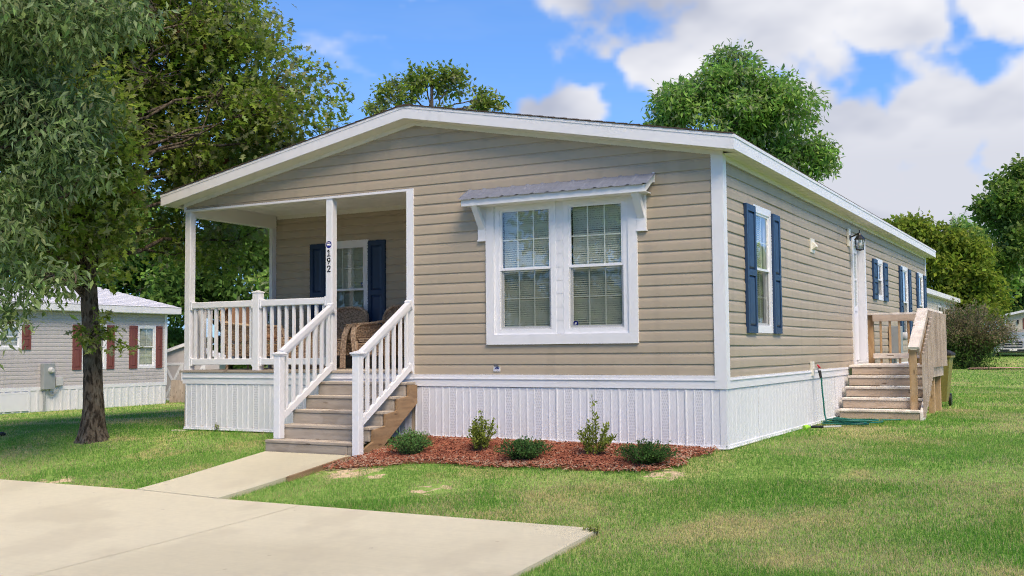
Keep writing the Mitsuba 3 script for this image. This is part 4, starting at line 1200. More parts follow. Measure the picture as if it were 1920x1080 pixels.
# the trunk of the oak again with bark relief in place of the smooth tube
tk = f'{ok_}__trunk'
n_, s_ = 150, 64
tt = np.linspace(0, .62, n_)
cx = np.column_stack([np.interp(tt, tz, otr[:, i]) for i in range(3)])
an = np.arange(s_) * 2 * np.pi / s_
A, Z = np.meshgrid(an, tt)
rb = .124 * (1 - .30 * Z) + .085 * np.exp(-Z * 30) * (1 + .35 * np.sin(5 * A + 1)) + .025 * np.exp(-Z * 9)
q = np.stack([np.cos(A) * 9.5, np.sin(A) * 9.5, Z * 26], -1)
rb = rb * (1 + .030 * (meshkit.fbm(q, 3, 4) - .5)) + .030 * np.abs(meshkit.fbm(q * np.array([1.6, 1.6, .9]), 3, 8) - .5)
G = cx[:, None] + np.stack([np.cos(A) * rb, np.sin(A) * rb, np.zeros_like(rb)], -1)
G = np.concatenate([G, G[:, :1]], 1)
part(ok_, 'bark', MB().grid(G), 'm_bark', smooth=True)
# the sprig of leaves that grows from the trunk
sp = MB()
sc_, sa_ = [], []
for e in ((-8.30, -1.05, 1.42), (-8.05, -.95, 1.18), (-8.60, -1.28, 1.25), (-8.28, -1.2, 1.62), (-8.75, -1.3, 1.45)):
    s = np.array([-8.82, -1.05, 1.30])
    sp.tube([s, (s + e) / 2 + [0, 0, .06], e], [.014, .009, .004], 5)
    for u in np.linspace(.35, 1, 9):
        sc_.append(s + (np.array(e) - s) * u)
        sa_.append(np.array(e) - s)
part(ok_, 'sprig_twig', sp, 'm_twig')
sc_ = np.repeat(np.array(sc_), 5, 0) + RNG.normal(size=(225, 3)) * .055
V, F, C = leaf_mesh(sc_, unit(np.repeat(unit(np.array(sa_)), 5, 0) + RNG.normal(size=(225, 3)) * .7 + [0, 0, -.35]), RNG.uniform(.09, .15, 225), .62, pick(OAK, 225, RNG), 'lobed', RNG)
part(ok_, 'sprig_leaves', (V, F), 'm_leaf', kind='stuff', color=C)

wc = fill((-8.35, -3.1, 4.3), (1.75, 1.6, 2.6), 24, 8, (.45, .8), .85) + [(-7.62, -3.1, 2.6, .55), (-7.9, -3.2, 1.9, .5), (-7.95, -3.1, 1.45, .38), (-7.40, -2.75, 2.05, .38), (-7.2, -2.6, 1.95, .28), (-7.25, -2.7, 3.0, .7), (-7.3, -2.9, 3.8, .8), (-6.75, -2.9, 5.4, .7), (-7.3, -3.0, 4.9, .9)]
wt = np.column_stack([np.linspace(-9.9, -9.0, 9), np.linspace(-3.05, -3.3, 9), np.linspace(float(gz(-9.9, -3.05)) - .05, 6.0, 9)])
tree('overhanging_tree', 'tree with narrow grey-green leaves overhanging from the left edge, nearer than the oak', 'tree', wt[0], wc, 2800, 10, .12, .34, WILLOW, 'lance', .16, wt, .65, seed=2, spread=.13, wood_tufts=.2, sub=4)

# trees behind the homes
BG = 'trees behind the homes'
specs = [
    ('broadleaf_tree', 'rounded green tree whose thin top shows above the ridge of the tan home', (-18.7, 23.6, -.4), [(-20.06, 22.9, 11.25, 0.85), (-19.26, 23.4, 11.75, 0.89), (-18.38, 24.0, 11.55, 0.85), (-17.5, 24.5, 10.95, 0.74), (-17.06, 24.8, 10.65, 0.52), (-21.02, 22.4, 10.45, 0.55), (-19.0, 23.5, 9.95, 1.18), (-18.03, 24, 9.35, 1.18), (-19.88, 23, 8.95, 1.11)], 1000, 9, .18, .6, OAK, .25),
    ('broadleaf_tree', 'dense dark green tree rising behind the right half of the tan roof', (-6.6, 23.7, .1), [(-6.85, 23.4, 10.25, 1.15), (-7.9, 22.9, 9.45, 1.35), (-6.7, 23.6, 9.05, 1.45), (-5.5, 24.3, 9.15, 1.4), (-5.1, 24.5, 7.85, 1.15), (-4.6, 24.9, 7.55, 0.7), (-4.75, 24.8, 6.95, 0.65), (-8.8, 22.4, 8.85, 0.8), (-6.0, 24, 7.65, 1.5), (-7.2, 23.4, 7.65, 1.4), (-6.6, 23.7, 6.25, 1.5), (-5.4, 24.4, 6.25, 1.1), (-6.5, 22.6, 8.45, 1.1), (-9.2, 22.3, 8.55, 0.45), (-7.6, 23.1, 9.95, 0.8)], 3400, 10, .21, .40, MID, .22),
    ('broadleaf_tree', 'yellow-green tree behind the far end of the tan roof', (-5.4, 55, .6), [(-5.1, 54, 7.1, 1.9), (-3.6, 54.5, 6.2, 1.9), (-5.4, 54, 4.9, 2.0), (-2.4, 55, 4.7, 1.8), (-2.9, 54.5, 3.2, 1.8), (-6.6, 54, 6.6, 1.8), (-4.2, 55, 3.2, 1.9), (-1.8, 55, 3.3, 1.4)], 1900, 9, .30, .6, LIGHT, .25),
    ('broadleaf_tree', 'tall bright green tree at the right edge of the picture', (3.6, 62, .6), [(-.3, 60.5, 9.6, 2.0), (1.4, 61, 10.4, 2.2), (-1.5, 60.2, 7.2, 1.7), (0, 60.8, 7.3, 2.2), (-1.8, 60, 9.3, 1.1), (2.5, 61.5, 8.3, 2.3), (-1.5, 60.3, 6.3, 1.5), (.6, 60.8, 6.6, 1.7), (-.9, 60.2, 10.6, 1.0), (.3, 60.8, 11.4, 1.3), (3.4, 61.5, 11, 2.4), (3, 61.5, 6.9, 2.0)], 3000, 9, .32, .6, [(.165, .29, .05), (.20, .32, .06), (.13, .235, .042), (.30, .38, .14)], .3),
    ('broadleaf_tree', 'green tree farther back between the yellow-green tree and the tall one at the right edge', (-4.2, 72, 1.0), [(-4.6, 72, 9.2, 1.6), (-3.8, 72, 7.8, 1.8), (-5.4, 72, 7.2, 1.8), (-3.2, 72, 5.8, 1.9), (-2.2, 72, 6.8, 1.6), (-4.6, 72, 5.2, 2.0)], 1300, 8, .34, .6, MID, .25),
    ('broadleaf_tree', 'shady dark tree filling the gap above the roof of the far cream home', (-3.4, 120, 1.3), [(-7.1, 120, 5.5, 2.8), (-4.28, 120, 6.05, 2.94), (-1.18, 120, 6.33, 3.08), (-2.73, 120, 8.68, 2.8), (-5.98, 120, 7.99, 2.66), (1.64, 120, 6.88, 3.36), (-4.57, 120, 3.57, 2.52)], 1900, 8, .46, .6, DARK, .25),
    ('pine_tree', 'slender dark pine tip showing between the oak and the tan roof', (-24.3, 24.2, -.6), [(-24.3, 24.2, 9.7, .8), (-24.0, 24.3, 8.9, 1.0), (-24.8, 24, 8.4, 1.0), (-23.7, 24.5, 8.2, .8), (-24.3, 24.2, 7.2, 1.4)], 900, 12, .26, .10, [(.045, .095, .035), (.065, .12, .045)], .18),
]
for i, (nm, lab, b, cl, nt, per, lf, ra, pal, tr_) in enumerate(specs):
    tree(nm, lab, 'tree', (b[0], b[1], b[2]), cl, nt, per, lf, ra, pal, 'plain' if ra > .2 else 'lance', tr_, droop=.35, group=BG, seed=20 + i, spread=lf * .8, wood_tufts=.15)
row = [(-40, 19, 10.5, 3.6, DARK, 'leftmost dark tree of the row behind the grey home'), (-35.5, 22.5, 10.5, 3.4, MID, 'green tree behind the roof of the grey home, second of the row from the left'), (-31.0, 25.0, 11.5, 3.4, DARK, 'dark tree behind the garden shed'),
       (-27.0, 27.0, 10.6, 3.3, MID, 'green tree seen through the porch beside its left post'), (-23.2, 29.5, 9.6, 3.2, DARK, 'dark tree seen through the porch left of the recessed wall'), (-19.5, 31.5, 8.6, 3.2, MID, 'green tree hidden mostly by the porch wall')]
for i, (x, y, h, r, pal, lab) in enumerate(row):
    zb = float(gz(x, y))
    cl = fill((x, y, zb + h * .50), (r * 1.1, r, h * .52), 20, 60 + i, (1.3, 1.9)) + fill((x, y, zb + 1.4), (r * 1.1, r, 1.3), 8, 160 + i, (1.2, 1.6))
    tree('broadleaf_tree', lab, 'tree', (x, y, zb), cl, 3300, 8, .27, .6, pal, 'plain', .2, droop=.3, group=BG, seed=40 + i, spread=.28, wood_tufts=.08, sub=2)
# trees round the plot that the window panes mirror
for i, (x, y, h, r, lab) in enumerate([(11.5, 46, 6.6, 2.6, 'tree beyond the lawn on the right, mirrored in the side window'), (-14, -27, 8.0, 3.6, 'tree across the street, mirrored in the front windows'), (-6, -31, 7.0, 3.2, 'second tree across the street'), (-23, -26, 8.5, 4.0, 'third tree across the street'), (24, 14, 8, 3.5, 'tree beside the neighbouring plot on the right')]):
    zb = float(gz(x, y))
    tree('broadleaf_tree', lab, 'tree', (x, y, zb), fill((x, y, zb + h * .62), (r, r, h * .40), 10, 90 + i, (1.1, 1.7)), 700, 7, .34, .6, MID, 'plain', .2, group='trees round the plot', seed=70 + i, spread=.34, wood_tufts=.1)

# the big bush on the right, brownish with seed heads over dark green
BUSH = [(0.344, 0.273, 0.172), (0.263, 0.222, 0.121), (0.425, 0.344, 0.233), (0.202, 0.202, 0.091), (0.162, 0.193, 0.07)]
bz = float(gz(-1.2, 36.3))
k = thing('large_bush', 'large arching bush with brownish seed heads over dark leaves behind the trash bin', 'bush')
rng = np.random.default_rng(77)
st_ = MB()
P_, D_ = [], []
for i in range(260):
    az, sp_ = rng.uniform(0, 2 * np.pi), rng.uniform(.15, 1) ** .7
    end = np.array([-1.15 + math.cos(az) * 2.15 * sp_, 36.3 + math.sin(az) * 1.8 * sp_, bz + 2.85 * (1 - .55 * sp_ ** 2) * rng.uniform(.72, 1.05)])
    b0 = np.array([-1.15 + math.cos(az) * .25, 36.3 + math.sin(az) * .25, bz])
    t = np.linspace(0, 1, 8)[:, None]
    mid = b0 * .45 + end * .55 + [0, 0, .7 * sp_]
    p = (1 - t) ** 2 * b0 + 2 * t * (1 - t) * mid + t ** 2 * end
    st_.tube(p, np.linspace(.022, .006, 8), 3, cap=False)
    u = rng.uniform(.25, 1, 70)
    P_.append(np.column_stack([np.interp(u, t[:, 0], p[:, j]) for j in range(3)]) + rng.normal(size=(70, 3)) * .10)
    D_.append(np.repeat(unit(end - mid)[None], 70, 0))
part(k, 'stems', st_, 'm_twig')
low_ = np.column_stack([-1.2 + rng.normal(0, .62, 5200), 36.3 + rng.normal(0, .6, 5200), bz + np.abs(rng.normal(0, .75, 5200))])
P_, D_ = np.vstack(P_ + [low_]), np.vstack(D_ + [unit(rng.normal(size=low_.shape))])
hi = rng.random(len(P_)) < sm(.5, 1.5, P_[:, 2] - bz) * .85
cb_ = np.where(hi[:, None], pick(BUSH, len(P_), rng), pick(DARK, len(P_), rng))
V, F, C = leaf_mesh(P_, unit(D_ + rng.normal(size=P_.shape) * .55), rng.uniform(.07, .16, len(P_)), .34, cb_ * rng.uniform(.7, 1.3, (len(P_), 1)), 'lance', rng)
part(k, 'leaves', (V, F), 'm_leaf', kind='stuff', color=C)


def stem_shrub(name, label, x, y, n, h, r, per, leaf, ratio, pal, seed, group=None, arch=.5):
    rng = np.random.default_rng(seed)
    k = thing(name, label, 'shrub', group)
    z = float(gz(x, y)) + .01
    st, P, D = MB(), [], []
    for i in range(n):
        az, s = rng.uniform(0, 2 * np.pi), rng.random() ** .6
        s = .12 if i == 0 and isinstance(h, list) else s
        hh = (h[i] if isinstance(h, (list, tuple)) and i < len(h) else (h[-1] if isinstance(h, (list, tuple)) else h)) * rng.uniform(.75, 1.05)
        e = np.array([x + math.cos(az) * r * s, y + math.sin(az) * r * s, z + hh * (1 - arch * s * s)])
        b = np.array([x + math.cos(az) * .04, y + math.sin(az) * .04, z - .02])
        t = np.linspace(0, 1, 6)[:, None]
        m = b * .5 + e * .5 + [0, 0, hh * .22 * s]
        p = (1 - t) ** 2 * b + 2 * t * (1 - t) * m + t ** 2 * e
        st.tube(p, np.linspace(.006, .002, 6), 3, cap=False)
        u = rng.uniform(.18, 1, per)
        P.append(np.column_stack([np.interp(u, t[:, 0], p[:, j]) for j in range(3)]) + rng.normal(size=(per, 3)) * .012)
        D.append(np.repeat(unit(e - b)[None], per, 0))
    part(k, 'stems', st, 'm_twig')
    P, D = np.vstack(P), np.vstack(D)
    V, F, C = leaf_mesh(P, unit(D * .7 + rng.normal(size=P.shape) * .75), rng.uniform(.7, 1.3, len(P)) * leaf, ratio, pick(pal, len(P), rng) * rng.uniform(.75, 1.3, (len(P), 1)), 'plain', rng)
    part(k, 'leaves', (V, F), 'm_leaf', kind='stuff', color=C)
    return k


JUN = [(0.146, 0.307, 0.088), (0.221, 0.396, 0.131), (0.104, 0.221, 0.064)]
YEL = [(0.244, 0.309, 0.056), (0.198, 0.271, 0.053), (0.3, 0.356, 0.085)]
stem_shrub('juniper_shrub', 'low rounded green shrub at the left end of the mulch bed, next to the stairs', -3.42, -1.02, 90, .30, .28, 40, .030, .42, JUN, 1, arch=.55)
stem_shrub('juniper_shrub', 'low spreading dark green shrub in the middle of the mulch bed', -1.97, -1.0, 85, .24, .34, 42, .032, .42, [(.080, .175, .05), (.12, .235, .075), (.064, .14, .04)], 2, arch=.45)
stem_shrub('juniper_shrub', 'low dark green shrub at the right end of the mulch bed near the corner', -.55, -.95, 95, .26, .36, 42, .030, .42, [(.072, .16, .042), (.105, .215, .06), (.058, .13, .036)], 3, arch=.5)
stem_shrub('privet_shrub', 'upright yellow-green shrub with several thin stems, left of the middle of the mulch bed', -2.68, -.72, 26, [.44, .46, .45, .42, .38], .25, 36, .045, .45, YEL, 4, arch=.45)
stem_shrub('privet_shrub', 'upright yellow-green shrub with one tall thin shoot in front of the skirting', -1.27, -.68, 18, [.72, .55, .45, .40, .36], .28, 44, .045, .45, YEL, 5, arch=.55)
stem_shrub('weed', 'small light green weed at the right corner of the driveway', -.03, -3.46, 10, .06, .07, 10, .026, .5, YEL, 6, arch=.4)
stem_shrub('weed', 'small weed growing at the bottom of the porch skirting', -7.35, -.10, 4, .13, .06, 6, .045, .3, YEL, 8, arch=.3)

# mulch chips
rng = np.random.default_rng(9)
n = 14000
pts = np.column_stack([rng.uniform(-4.2, .15, n * 2), rng.uniform(-1.9, 0, n * 2)])
w = meshkit.noise(np.column_stack([pts * 3.0, np.zeros(len(pts))])) * .22 - .08
inside = shapely.contains_xy(bed_poly.buffer(.12), pts[:, 0], pts[:, 1]) & (shapely.contains_xy(bed_poly.buffer(-.05), pts[:, 0], pts[:, 1]) | (rng.random(len(pts)) < .16 + .5 * (w > .02)))
pts = pts[inside][:n]
n = len(pts)
zc = gz(pts[:, 0], pts[:, 1]) + .018 + .03 * meshkit.fbm(np.column_stack([pts * 4, np.zeros(n)]), 3) * rng.random(n)
a = rng.uniform(0, 2 * np.pi, n)
tl = rng.normal(0, .35, n)
ax = np.column_stack([np.cos(a) * np.cos(tl), np.sin(a) * np.cos(tl), np.sin(tl)])
sd = unit(np.cross(ax, np.array([0, 0, 1.0]) + rng.normal(size=(n, 3)) * .4))
nn = np.cross(sd, ax)
L, Wd, H_ = .008 + .034 * rng.random(n) ** 2, rng.uniform(.003, .008, n), rng.uniform(.0015, .005, n)
corner = np.array([[-1, -1, -1], [1, -1, -1], [1, 1, -1], [-1, 1, -1], [-.9, -.8, 1], [.9, -.8, 1], [.9, .8, 1], [-.9, .8, 1]])
c0_ = np.column_stack([pts, zc])
V = c0_[:, None] + corner[None, :, :1] * (L[:, None] * ax)[:, None] + corner[None, :, 1:2] * (Wd[:, None] * sd)[:, None] + corner[None, :, 2:] * (H_[:, None] * nn)[:, None]
F = (BF[None] + (np.arange(n) * 8)[:, None, None]).reshape(-1, 3)
edge = np.clip(1 - shapely.distance(bed_poly.exterior, shapely.points(pts)) / .25, 0, 1)
pal = pick([(.28, .095, .058), (.21, .070, .044), (.37, .15, .09), (.155, .054, .036), (.31, .12, .073)], n, rng)
pale = rng.random(n) < edge * .42 + .05 + .25 * sm(.55, .75, meshkit.fbm(np.column_stack([pts * 2.1, np.full(n, 4.0)]), 3, 15))
pal[pale] = pick([(.36, .22, .15), (.42, .30, .22), (.30, .15, .10)], pale.sum(), rng)
struct('mulch', (V.reshape(-1, 3), F), 'm_vcol', kind='stuff', label='reddish brown bark mulch chips in the planting bed', cat='mulch', color=np.repeat(pal, 8, 0))

# ------------------------------------------------------------------ the lawn: single blades
rng = np.random.default_rng(4)


def lawn_points(d0, d1, dens):
    """random points of the view and a margin round it between two distances"""
    a0, a1 = YAW - math.radians(-34), YAW - math.radians(38)
    area = abs(a0 - a1) / 2 * (d1 * d1 - d0 * d0)
    n = int(area * dens)
    r = np.sqrt(rng.uniform(d0 * d0, d1 * d1, n))
    t = rng.uniform(min(a0, a1), max(a0, a1), n)
    return np.column_stack([CAM[0] - r * np.sin(t), CAM[1] + r * np.cos(t)])


shed_poly = Polygon([(-28.5, 17.2), (-26, 19.6), (-27.8, 21.5), (-30, 19.5)])
holes_ = shapely.union_all([drive_poly.buffer(-.015), walk_poly.buffer(-.012), bed_poly.buffer(-.06), sbox(HL - .0, -.02, .0, HB), sbox(NX - 9, -3, NX, 16.4), sbox(-11.2, 37, -3.2, 51), sbox(-5.4, -1.2, -4.02, 0), sbox(.06, 5.46, 1.2, 8.3),
                            shapely.Point(-8.82, -.95).buffer(.30), shed_poly])
shapely.prepare(holes_)
PT, SZ = [], []
for d0, d1, dens, sz in ((4.2, 7.5, 11000, .8), (7.5, 10.5, 6500, 1.0), (10.5, 14, 3300, 1.35), (14, 20, 1400, 1.9), (20, 30, 480, 2.7), (30, 46, 140, 3.9), (46, 75, 36, 6)):
    p = lawn_points(d0, d1, dens)
    p = p[~shapely.contains_xy(holes_, p[:, 0], p[:, 1])]
    PT.append(p)
    SZ.append(np.full(len(p), sz))
PT, SZ = np.vstack(PT), np.concatenate(SZ)
z3 = np.zeros(len(PT))
dryf = meshkit.fbm(np.column_stack([PT * 1.1, z3]), 4, 2)
dryb = meshkit.fbm(np.column_stack([PT * .33, z3 + 5]), 3, 6)
spots = [(-2.35, -2.30, .45, .9), (1.9, -1.3, 1.1, .75), (-.4, -2.75, .5, .7), (-9.3, -2.55, .7, .9), (-7.9, -2.6, .6, .5), (.55, 1.1, .5, .5), (-1.8, -1.75, 1.4, .45), (-13, 6, 2, .8), (-10.5, 1.8, 1.0, .6), (.5, 3.4, .45, .5), (-3.6, -1.95, .35, 1.0), (1.2, -.2, .6, .4), (-6.3, -1.7, .7, .55), (.9, -3.0, .6, .45)]
sp_ = np.zeros(len(PT))
for x, y, r, a in spots:
    sp_ = np.maximum(sp_, a * np.exp(-((PT[:, 0] - x) ** 2 + (PT[:, 1] - y) ** 2) / r ** 2))
dry = np.clip((dryf - .485) * 3.4 + (dryb - .46) * 1.6 + sp_ * 1.2 * (.35 + dryf), 0, 1)
is_dry = rng.random(len(PT)) < .09 + .70 * dry
sand_ = np.zeros(len(PT))
for x, y, r in SAND:
    sand_ = np.maximum(sand_, np.exp(-((PT[:, 0] - x) ** 2 + (PT[:, 1] - y) ** 2) / r ** 2))
sandf = meshkit.fbm(np.column_stack([PT * 8.0, z3 + 9]), 3, 44)
bare = ((sand_ * (2.4 * sandf - .45) > .42) & (rng.random(len(PT)) < .85)) | (sp_ * (.4 + dryf) > .80) & (rng.random(len(PT)) < .75)
keep_ = ~bare
PT, SZ, dry, is_dry, dryb = PT[keep_], SZ[keep_], dry[keep_], is_dry[keep_], dryb[keep_]
n = len(PT)
gcol = pick([(.175, .385, .065), (.225, .43, .085), (.14, .325, .05), (.28, .44, .115)], n, rng)
lush = sm(.40, .60, meshkit.fbm(np.column_stack([PT * .6 + 31, np.zeros(n)]), 3, 8))[:, None]
gcol = gcol * (1 - .25 * lush * np.array([1, .35, 1.0]))
dcol = pick([(.58, .50, .27), (.48, .43, .21), (.66, .57, .35)], n, rng)
col = np.where(is_dry[:, None], dcol, gcol) * rng.uniform(.86, 1.14, (n, 1))
hgt = (.016 + .014 * rng.random(n) ** 1.5) * (1 - .35 * dry) * np.sqrt(SZ) * .95
hgt *= 1 + .5 * sm(.5, .75, meshkit.fbm(np.column_stack([PT * 2.2, np.zeros(n)]), 3, 12))
tall = rng.random(n) < .004
hgt[tall] *= 1.8
wd = .0036 * SZ * rng.uniform(.7, 1.3, n)
az = rng.uniform(0, 2 * np.pi, n)
lean = rng.normal(.5, .5, n) * hgt * 1.4
la = az + np.pi / 2 + rng.normal(0, .5, n)
base = np.column_stack([PT, gz(PT[:, 0], PT[:, 1]) - .018])
side = np.column_stack([np.cos(az), np.sin(az), np.zeros(n)]) * wd[:, None] / 2
lv = np.column_stack([np.cos(la), np.sin(la), np.zeros(n)]) * lean[:, None]
tip = base + lv + np.column_stack([np.zeros((n, 2)), hgt + .015])
midp = base + lv * .30 + np.column_stack([np.zeros((n, 2)), hgt * .62 + .010])
near = SZ < 1.2
i1 = np.where(near)[0]
i2 = np.where(~near)[0]
V1 = np.stack([base[i1] - side[i1], base[i1] + side[i1], midp[i1] + side[i1] * .8, midp[i1] - side[i1] * .8, tip[i1]], 1).reshape(-1, 3)
F1 = (np.array([[0, 1, 2], [0, 2, 3], [3, 2, 4]])[None] + (np.arange(len(i1)) * 5)[:, None, None]).reshape(-1, 3)
V2 = np.stack([base[i2] - side[i2], base[i2] + side[i2], tip[i2]], 1).reshape(-1, 3)
F2 = (np.array([[0, 1, 2]])[None] + (np.arange(len(i2)) * 3)[:, None, None]).reshape(-1, 3) + len(V1)
struct('lawn_grass', (np.vstack([V1, V2]), np.vstack([F1, F2])), 'm_leaf', kind='stuff', label='mown lawn with straw-coloured patches in front of and beside the home', cat='grass', color=np.vstack([np.repeat(col[i1], 5, 0), np.repeat(col[i2], 3, 0)]))

# ------------------------------------------------------------------ porch furniture
def wicker_chair(label, x, y, rot, cushion=None, seed=0):
    """armchair facing -y before it is turned: woven strands on a frame"""
    k = thing('wicker_chair', label, 'chair', 'wicker chairs on the porch')
    c, s = math.cos(rot), math.sin(rot)

    def put(mb):
        v, f = mb.get()
        return np.column_stack([v[:, 0] * c - v[:, 1] * s + x, v[:, 0] * s + v[:, 1] * c + y, v[:, 2] + DZ + .003]), f

    def strand(mb, p, r=.008, amp=.005, ph=0, up=(0, 0, 1)):
        p = np.array(p, float)
        t = np.gradient(p, axis=0)
        nrm = unit(np.cross(t, np.array(up, float)))
        mb.tube(p + nrm * (amp * np.where((np.arange(len(p)) + ph) % 2 > 0, 1, -1))[:, None], r, 4, cap=False)
    m = MB()
    for i in range(27):     # seat
        yy = -.30 + i * .0205
        strand(m, [[xx, yy, .415 + .012 * math.cos(xx * 5)] for xx in np.linspace(-.27, .27, 14)], .0095, .004, i, (0, 1, 0))
    part(k, 'seat', put(m.box(-.27, .27, -.30, .25, .385, .403)), 'm_wicker')

    def back_half(z):
        u = (z - .42) / .50
        return (.29 + .045 * u) if u < .62 else (.318) * math.sqrt(max(0, 1 - ((u - .62) / .385) ** 2)) ** .6
    m = MB()
    for i in range(32):
        z = .43 + i * .0152
        w = back_half(z)
        strand(m, [[xx * w, .25 + .10 * (z - .42) / .5 + .055 * (1 - xx * xx), z] for xx in np.linspace(-1, 1, 16)], .0085, .006, i)
    bk = part(k, 'backrest', put(m), 'm_wicker')
    zz = np.concatenate([np.linspace(.38, .90, 14), [.912, .918]])
    L_ = [[-back_half(z) - .008, .25 + .10 * (z - .42) / .5, z] for z in zz]
    R_ = [[-q[0], q[1], q[2]] for q in L_[::-1]]
    top_ = [[xx, .35 + .05 * (1 - (xx / .2) ** 2), .924] for xx in np.linspace(L_[-1][0] * .8, -L_[-1][0] * .8, 5)]
    m = MB()
    for o in (0, .014, -.014):
        m.tube(np.array(L_ + top_ + R_) + [0, o * 1.4 - .004, -abs(o) * .4], .016, 6)
    part(bk, 'rim', put(m), 'm_wicker')
    for sx in (-1, 1):
        m = MB()
        path = np.array([[.325, .27, .70], [.34, .12, .675], [.35, -.05, .66], [.355, -.20, .645], [.35, -.30, .60], [.335, -.345, .50], [.315, -.345, .36], [.30, -.335, .20], [.295, -.33, .02]])
        path[:, 0] *= sx
        for o in (-.035, -.012, .012, .035):
            m.tube(path + [o * .9, -.004 * abs(o) * 60, -abs(o) * .35], .0165, 6)
        for i in range(13):
            z = .42 + i * .0185
            yl = np.linspace(.26, -.315, 12)
            strand(m, [[sx * (.305 + .03 * (z - .42) / .25), yy, z] for yy in yl], .0085, .005, i)
        part(k, 'arm', put(m), 'm_wicker')
    m = MB()
    for i in range(9):
        z = .20 + i * .02
        strand(m, [[xx, -.315, z] for xx in np.linspace(-.29, .29, 14)], .009, .005, i)
        for sx in (-1, 1):
            strand(m, [[sx * .29, yy, z] for yy in np.linspace(-.31, .25, 13)], .009, .005, i)
    part(k, 'apron', put(m), 'm_wicker')
    for lx, ly in ((-.28, .25), (.28, .25), (-.295, -.32), (.295, -.32)):
        part(k, 'leg', put(MB().tube([[lx, ly, 0], [lx, ly, .40]], [.018, .022], 7)), 'm_wicker')
    if cushion:
        part(k, 'cushion', put(MB().cbox(-.25, .25, -.28, .22, .43, .51, .03)), cushion)
        part(k, 'back_cushion', put(MB().hull([[xx, yy, z] for xx in (-.22, .22) for yy, z in ((.12, .54), (.22, .53), (.20, .93), (.27, .92))])), cushion)
    return k


wicker_chair('brown wicker armchair beside the right end of the porch opening', -5.40, 1.30, -.10)
wicker_chair('brown wicker armchair behind the middle porch post, in front of the window', -6.38, 1.42, .10)
scene['m_cushion'] = flat((.36, .22, .15), .9, .1)
wicker_chair('wicker armchair with tan cushions at the left end of the porch', -7.42, .72, 1.75, 'm_cushion')
tb = thing('wicker_table', 'low brown wicker side table behind the right half of the porch railing', 'table')
m = MB()
for i in range(22):
    m.tube([[xx, .78 + i * .022, DZ + .455 + (.004 if (i + j) % 2 else -.004)] for j, xx in enumerate(np.linspace(-6.98, -6.42, 14))], .011, 4, cap=False)
part(tb, 'table_top', m.box(-6.98, -6.42, .77, 1.26, DZ + .42, DZ + .442), 'm_wicker')
m = MB()
for i in range(14):
    for yy in (.775, 1.255):
        m.tube([[xx, yy + (.005 if (i + j) % 2 else -.005), DZ + .14 + i * .021] for j, xx in enumerate(np.linspace(-6.97, -6.43, 14))], .010, 4, cap=False)
    for xx in (-6.975, -6.425):
        m.tube([[xx + (.005 if (i + j) % 2 else -.005), yy, DZ + .14 + i * .021] for j, yy in enumerate(np.linspace(.78, 1.25, 12))], .010, 4, cap=False)
part(tb, 'apron', m, 'm_wicker')
for lx in (-6.95, -6.45):
    for ly in (.80, 1.23):
        part(tb, 'leg', MB().cyl([lx, ly, DZ + .003], [lx, ly, DZ + .43], .022, 7), 'm_wicker')
ot = thing('footstool', 'dark footstool with a grey top on the porch floor behind the railing', 'footstool')
part(ot, 'top', MB().cbox(-7.72, -7.15, 1.25, 1.70, DZ + .07, DZ + .20, .03), 'm_grey_metal')
for lx in (-7.62, -7.25):
    for ly in (1.33, 1.62):
        part(ot, 'foot', MB().cyl([lx, ly, DZ + .003], [lx, ly, DZ + .07], .03, 10), 'm_light_grey')

# ------------------------------------------------------------------ small things
scene['m_hose'] = flat((.012, .13, .10), .35, .5)
HS = thing('garden_hose', 'dark green garden hose hanging from the tap and coiled on the grass', 'hose')
rng = np.random.default_rng(12)
gy = lambda x, y: float(gz(x, y)) + .022
pts = [[.125, 3.965, .75], [.14, 3.965, .70], [.15, 3.97, .55], [.165, 3.99, .30], [.18, 4.0, .12], [.20, 4.0, gy(.2, 4)]]
for i in range(44):
    t = i * .62
    r = .20 + .05 * math.sin(t * .37) + .02 * rng.normal()
    pts.append([.42 + r * 1.35 * math.cos(t + 2.9) + .012 * i * .3, 4.06 + r * .75 * math.sin(t + 2.9), gy(.4, 4) + .016 * (i // 10) + .006 * rng.random()])
pts += [[.75, 4.35, gy(.7, 4.3)], [.85, 4.6, gy(.8, 4.6)], [.78, 4.9, gy(.8, 4.9)], [.92, 5.05, gy(.9, 5)], [1.02, 5.08, gy(1, 5)]]
from scipy.interpolate import splprep, splev
tck, _ = splprep(np.array(pts).T, s=0)
part(HS, 'hose', MB().tube(np.array(splev(np.linspace(0, 1, 520), tck)).T, .0115, 7), 'm_hose', smooth=True)
part(HS, 'coupling', MB().tube([[.122, 3.965, .775], [.128, 3.965, .74], [.142, 3.965, .67]], [.021, .021, .017], 10), 'm_dark')
NZL = thing('hose_wand', 'watering wand with a lime green head lying in the grass beside the hose', 'hose wand')
scene['m_lime'] = flat((.33, .62, .05), .4)
part(NZL, 'head', MB().tube([[.14, 2.92, gy(.1, 2.9) + .01], [.17, 2.96, gy(.1, 2.9) + .02], [.20, 3.0, gy(.1, 3) + .02]], [.035, .030, .014], 10), 'm_lime')
part(NZL, 'grip', MB().tube([[.20, 3.0, gy(.1, 3) + .02], [.33, 3.16, gy(.3, 3.1) + .012]], [.016, .018], 8), 'm_black')
part(NZL, 'tube', MB().tube([[.33, 3.16, gy(.3, 3.1) + .012], [.52, 3.38, gy(.5, 3.4) + .01]], .011, 8), 'm_light_grey')

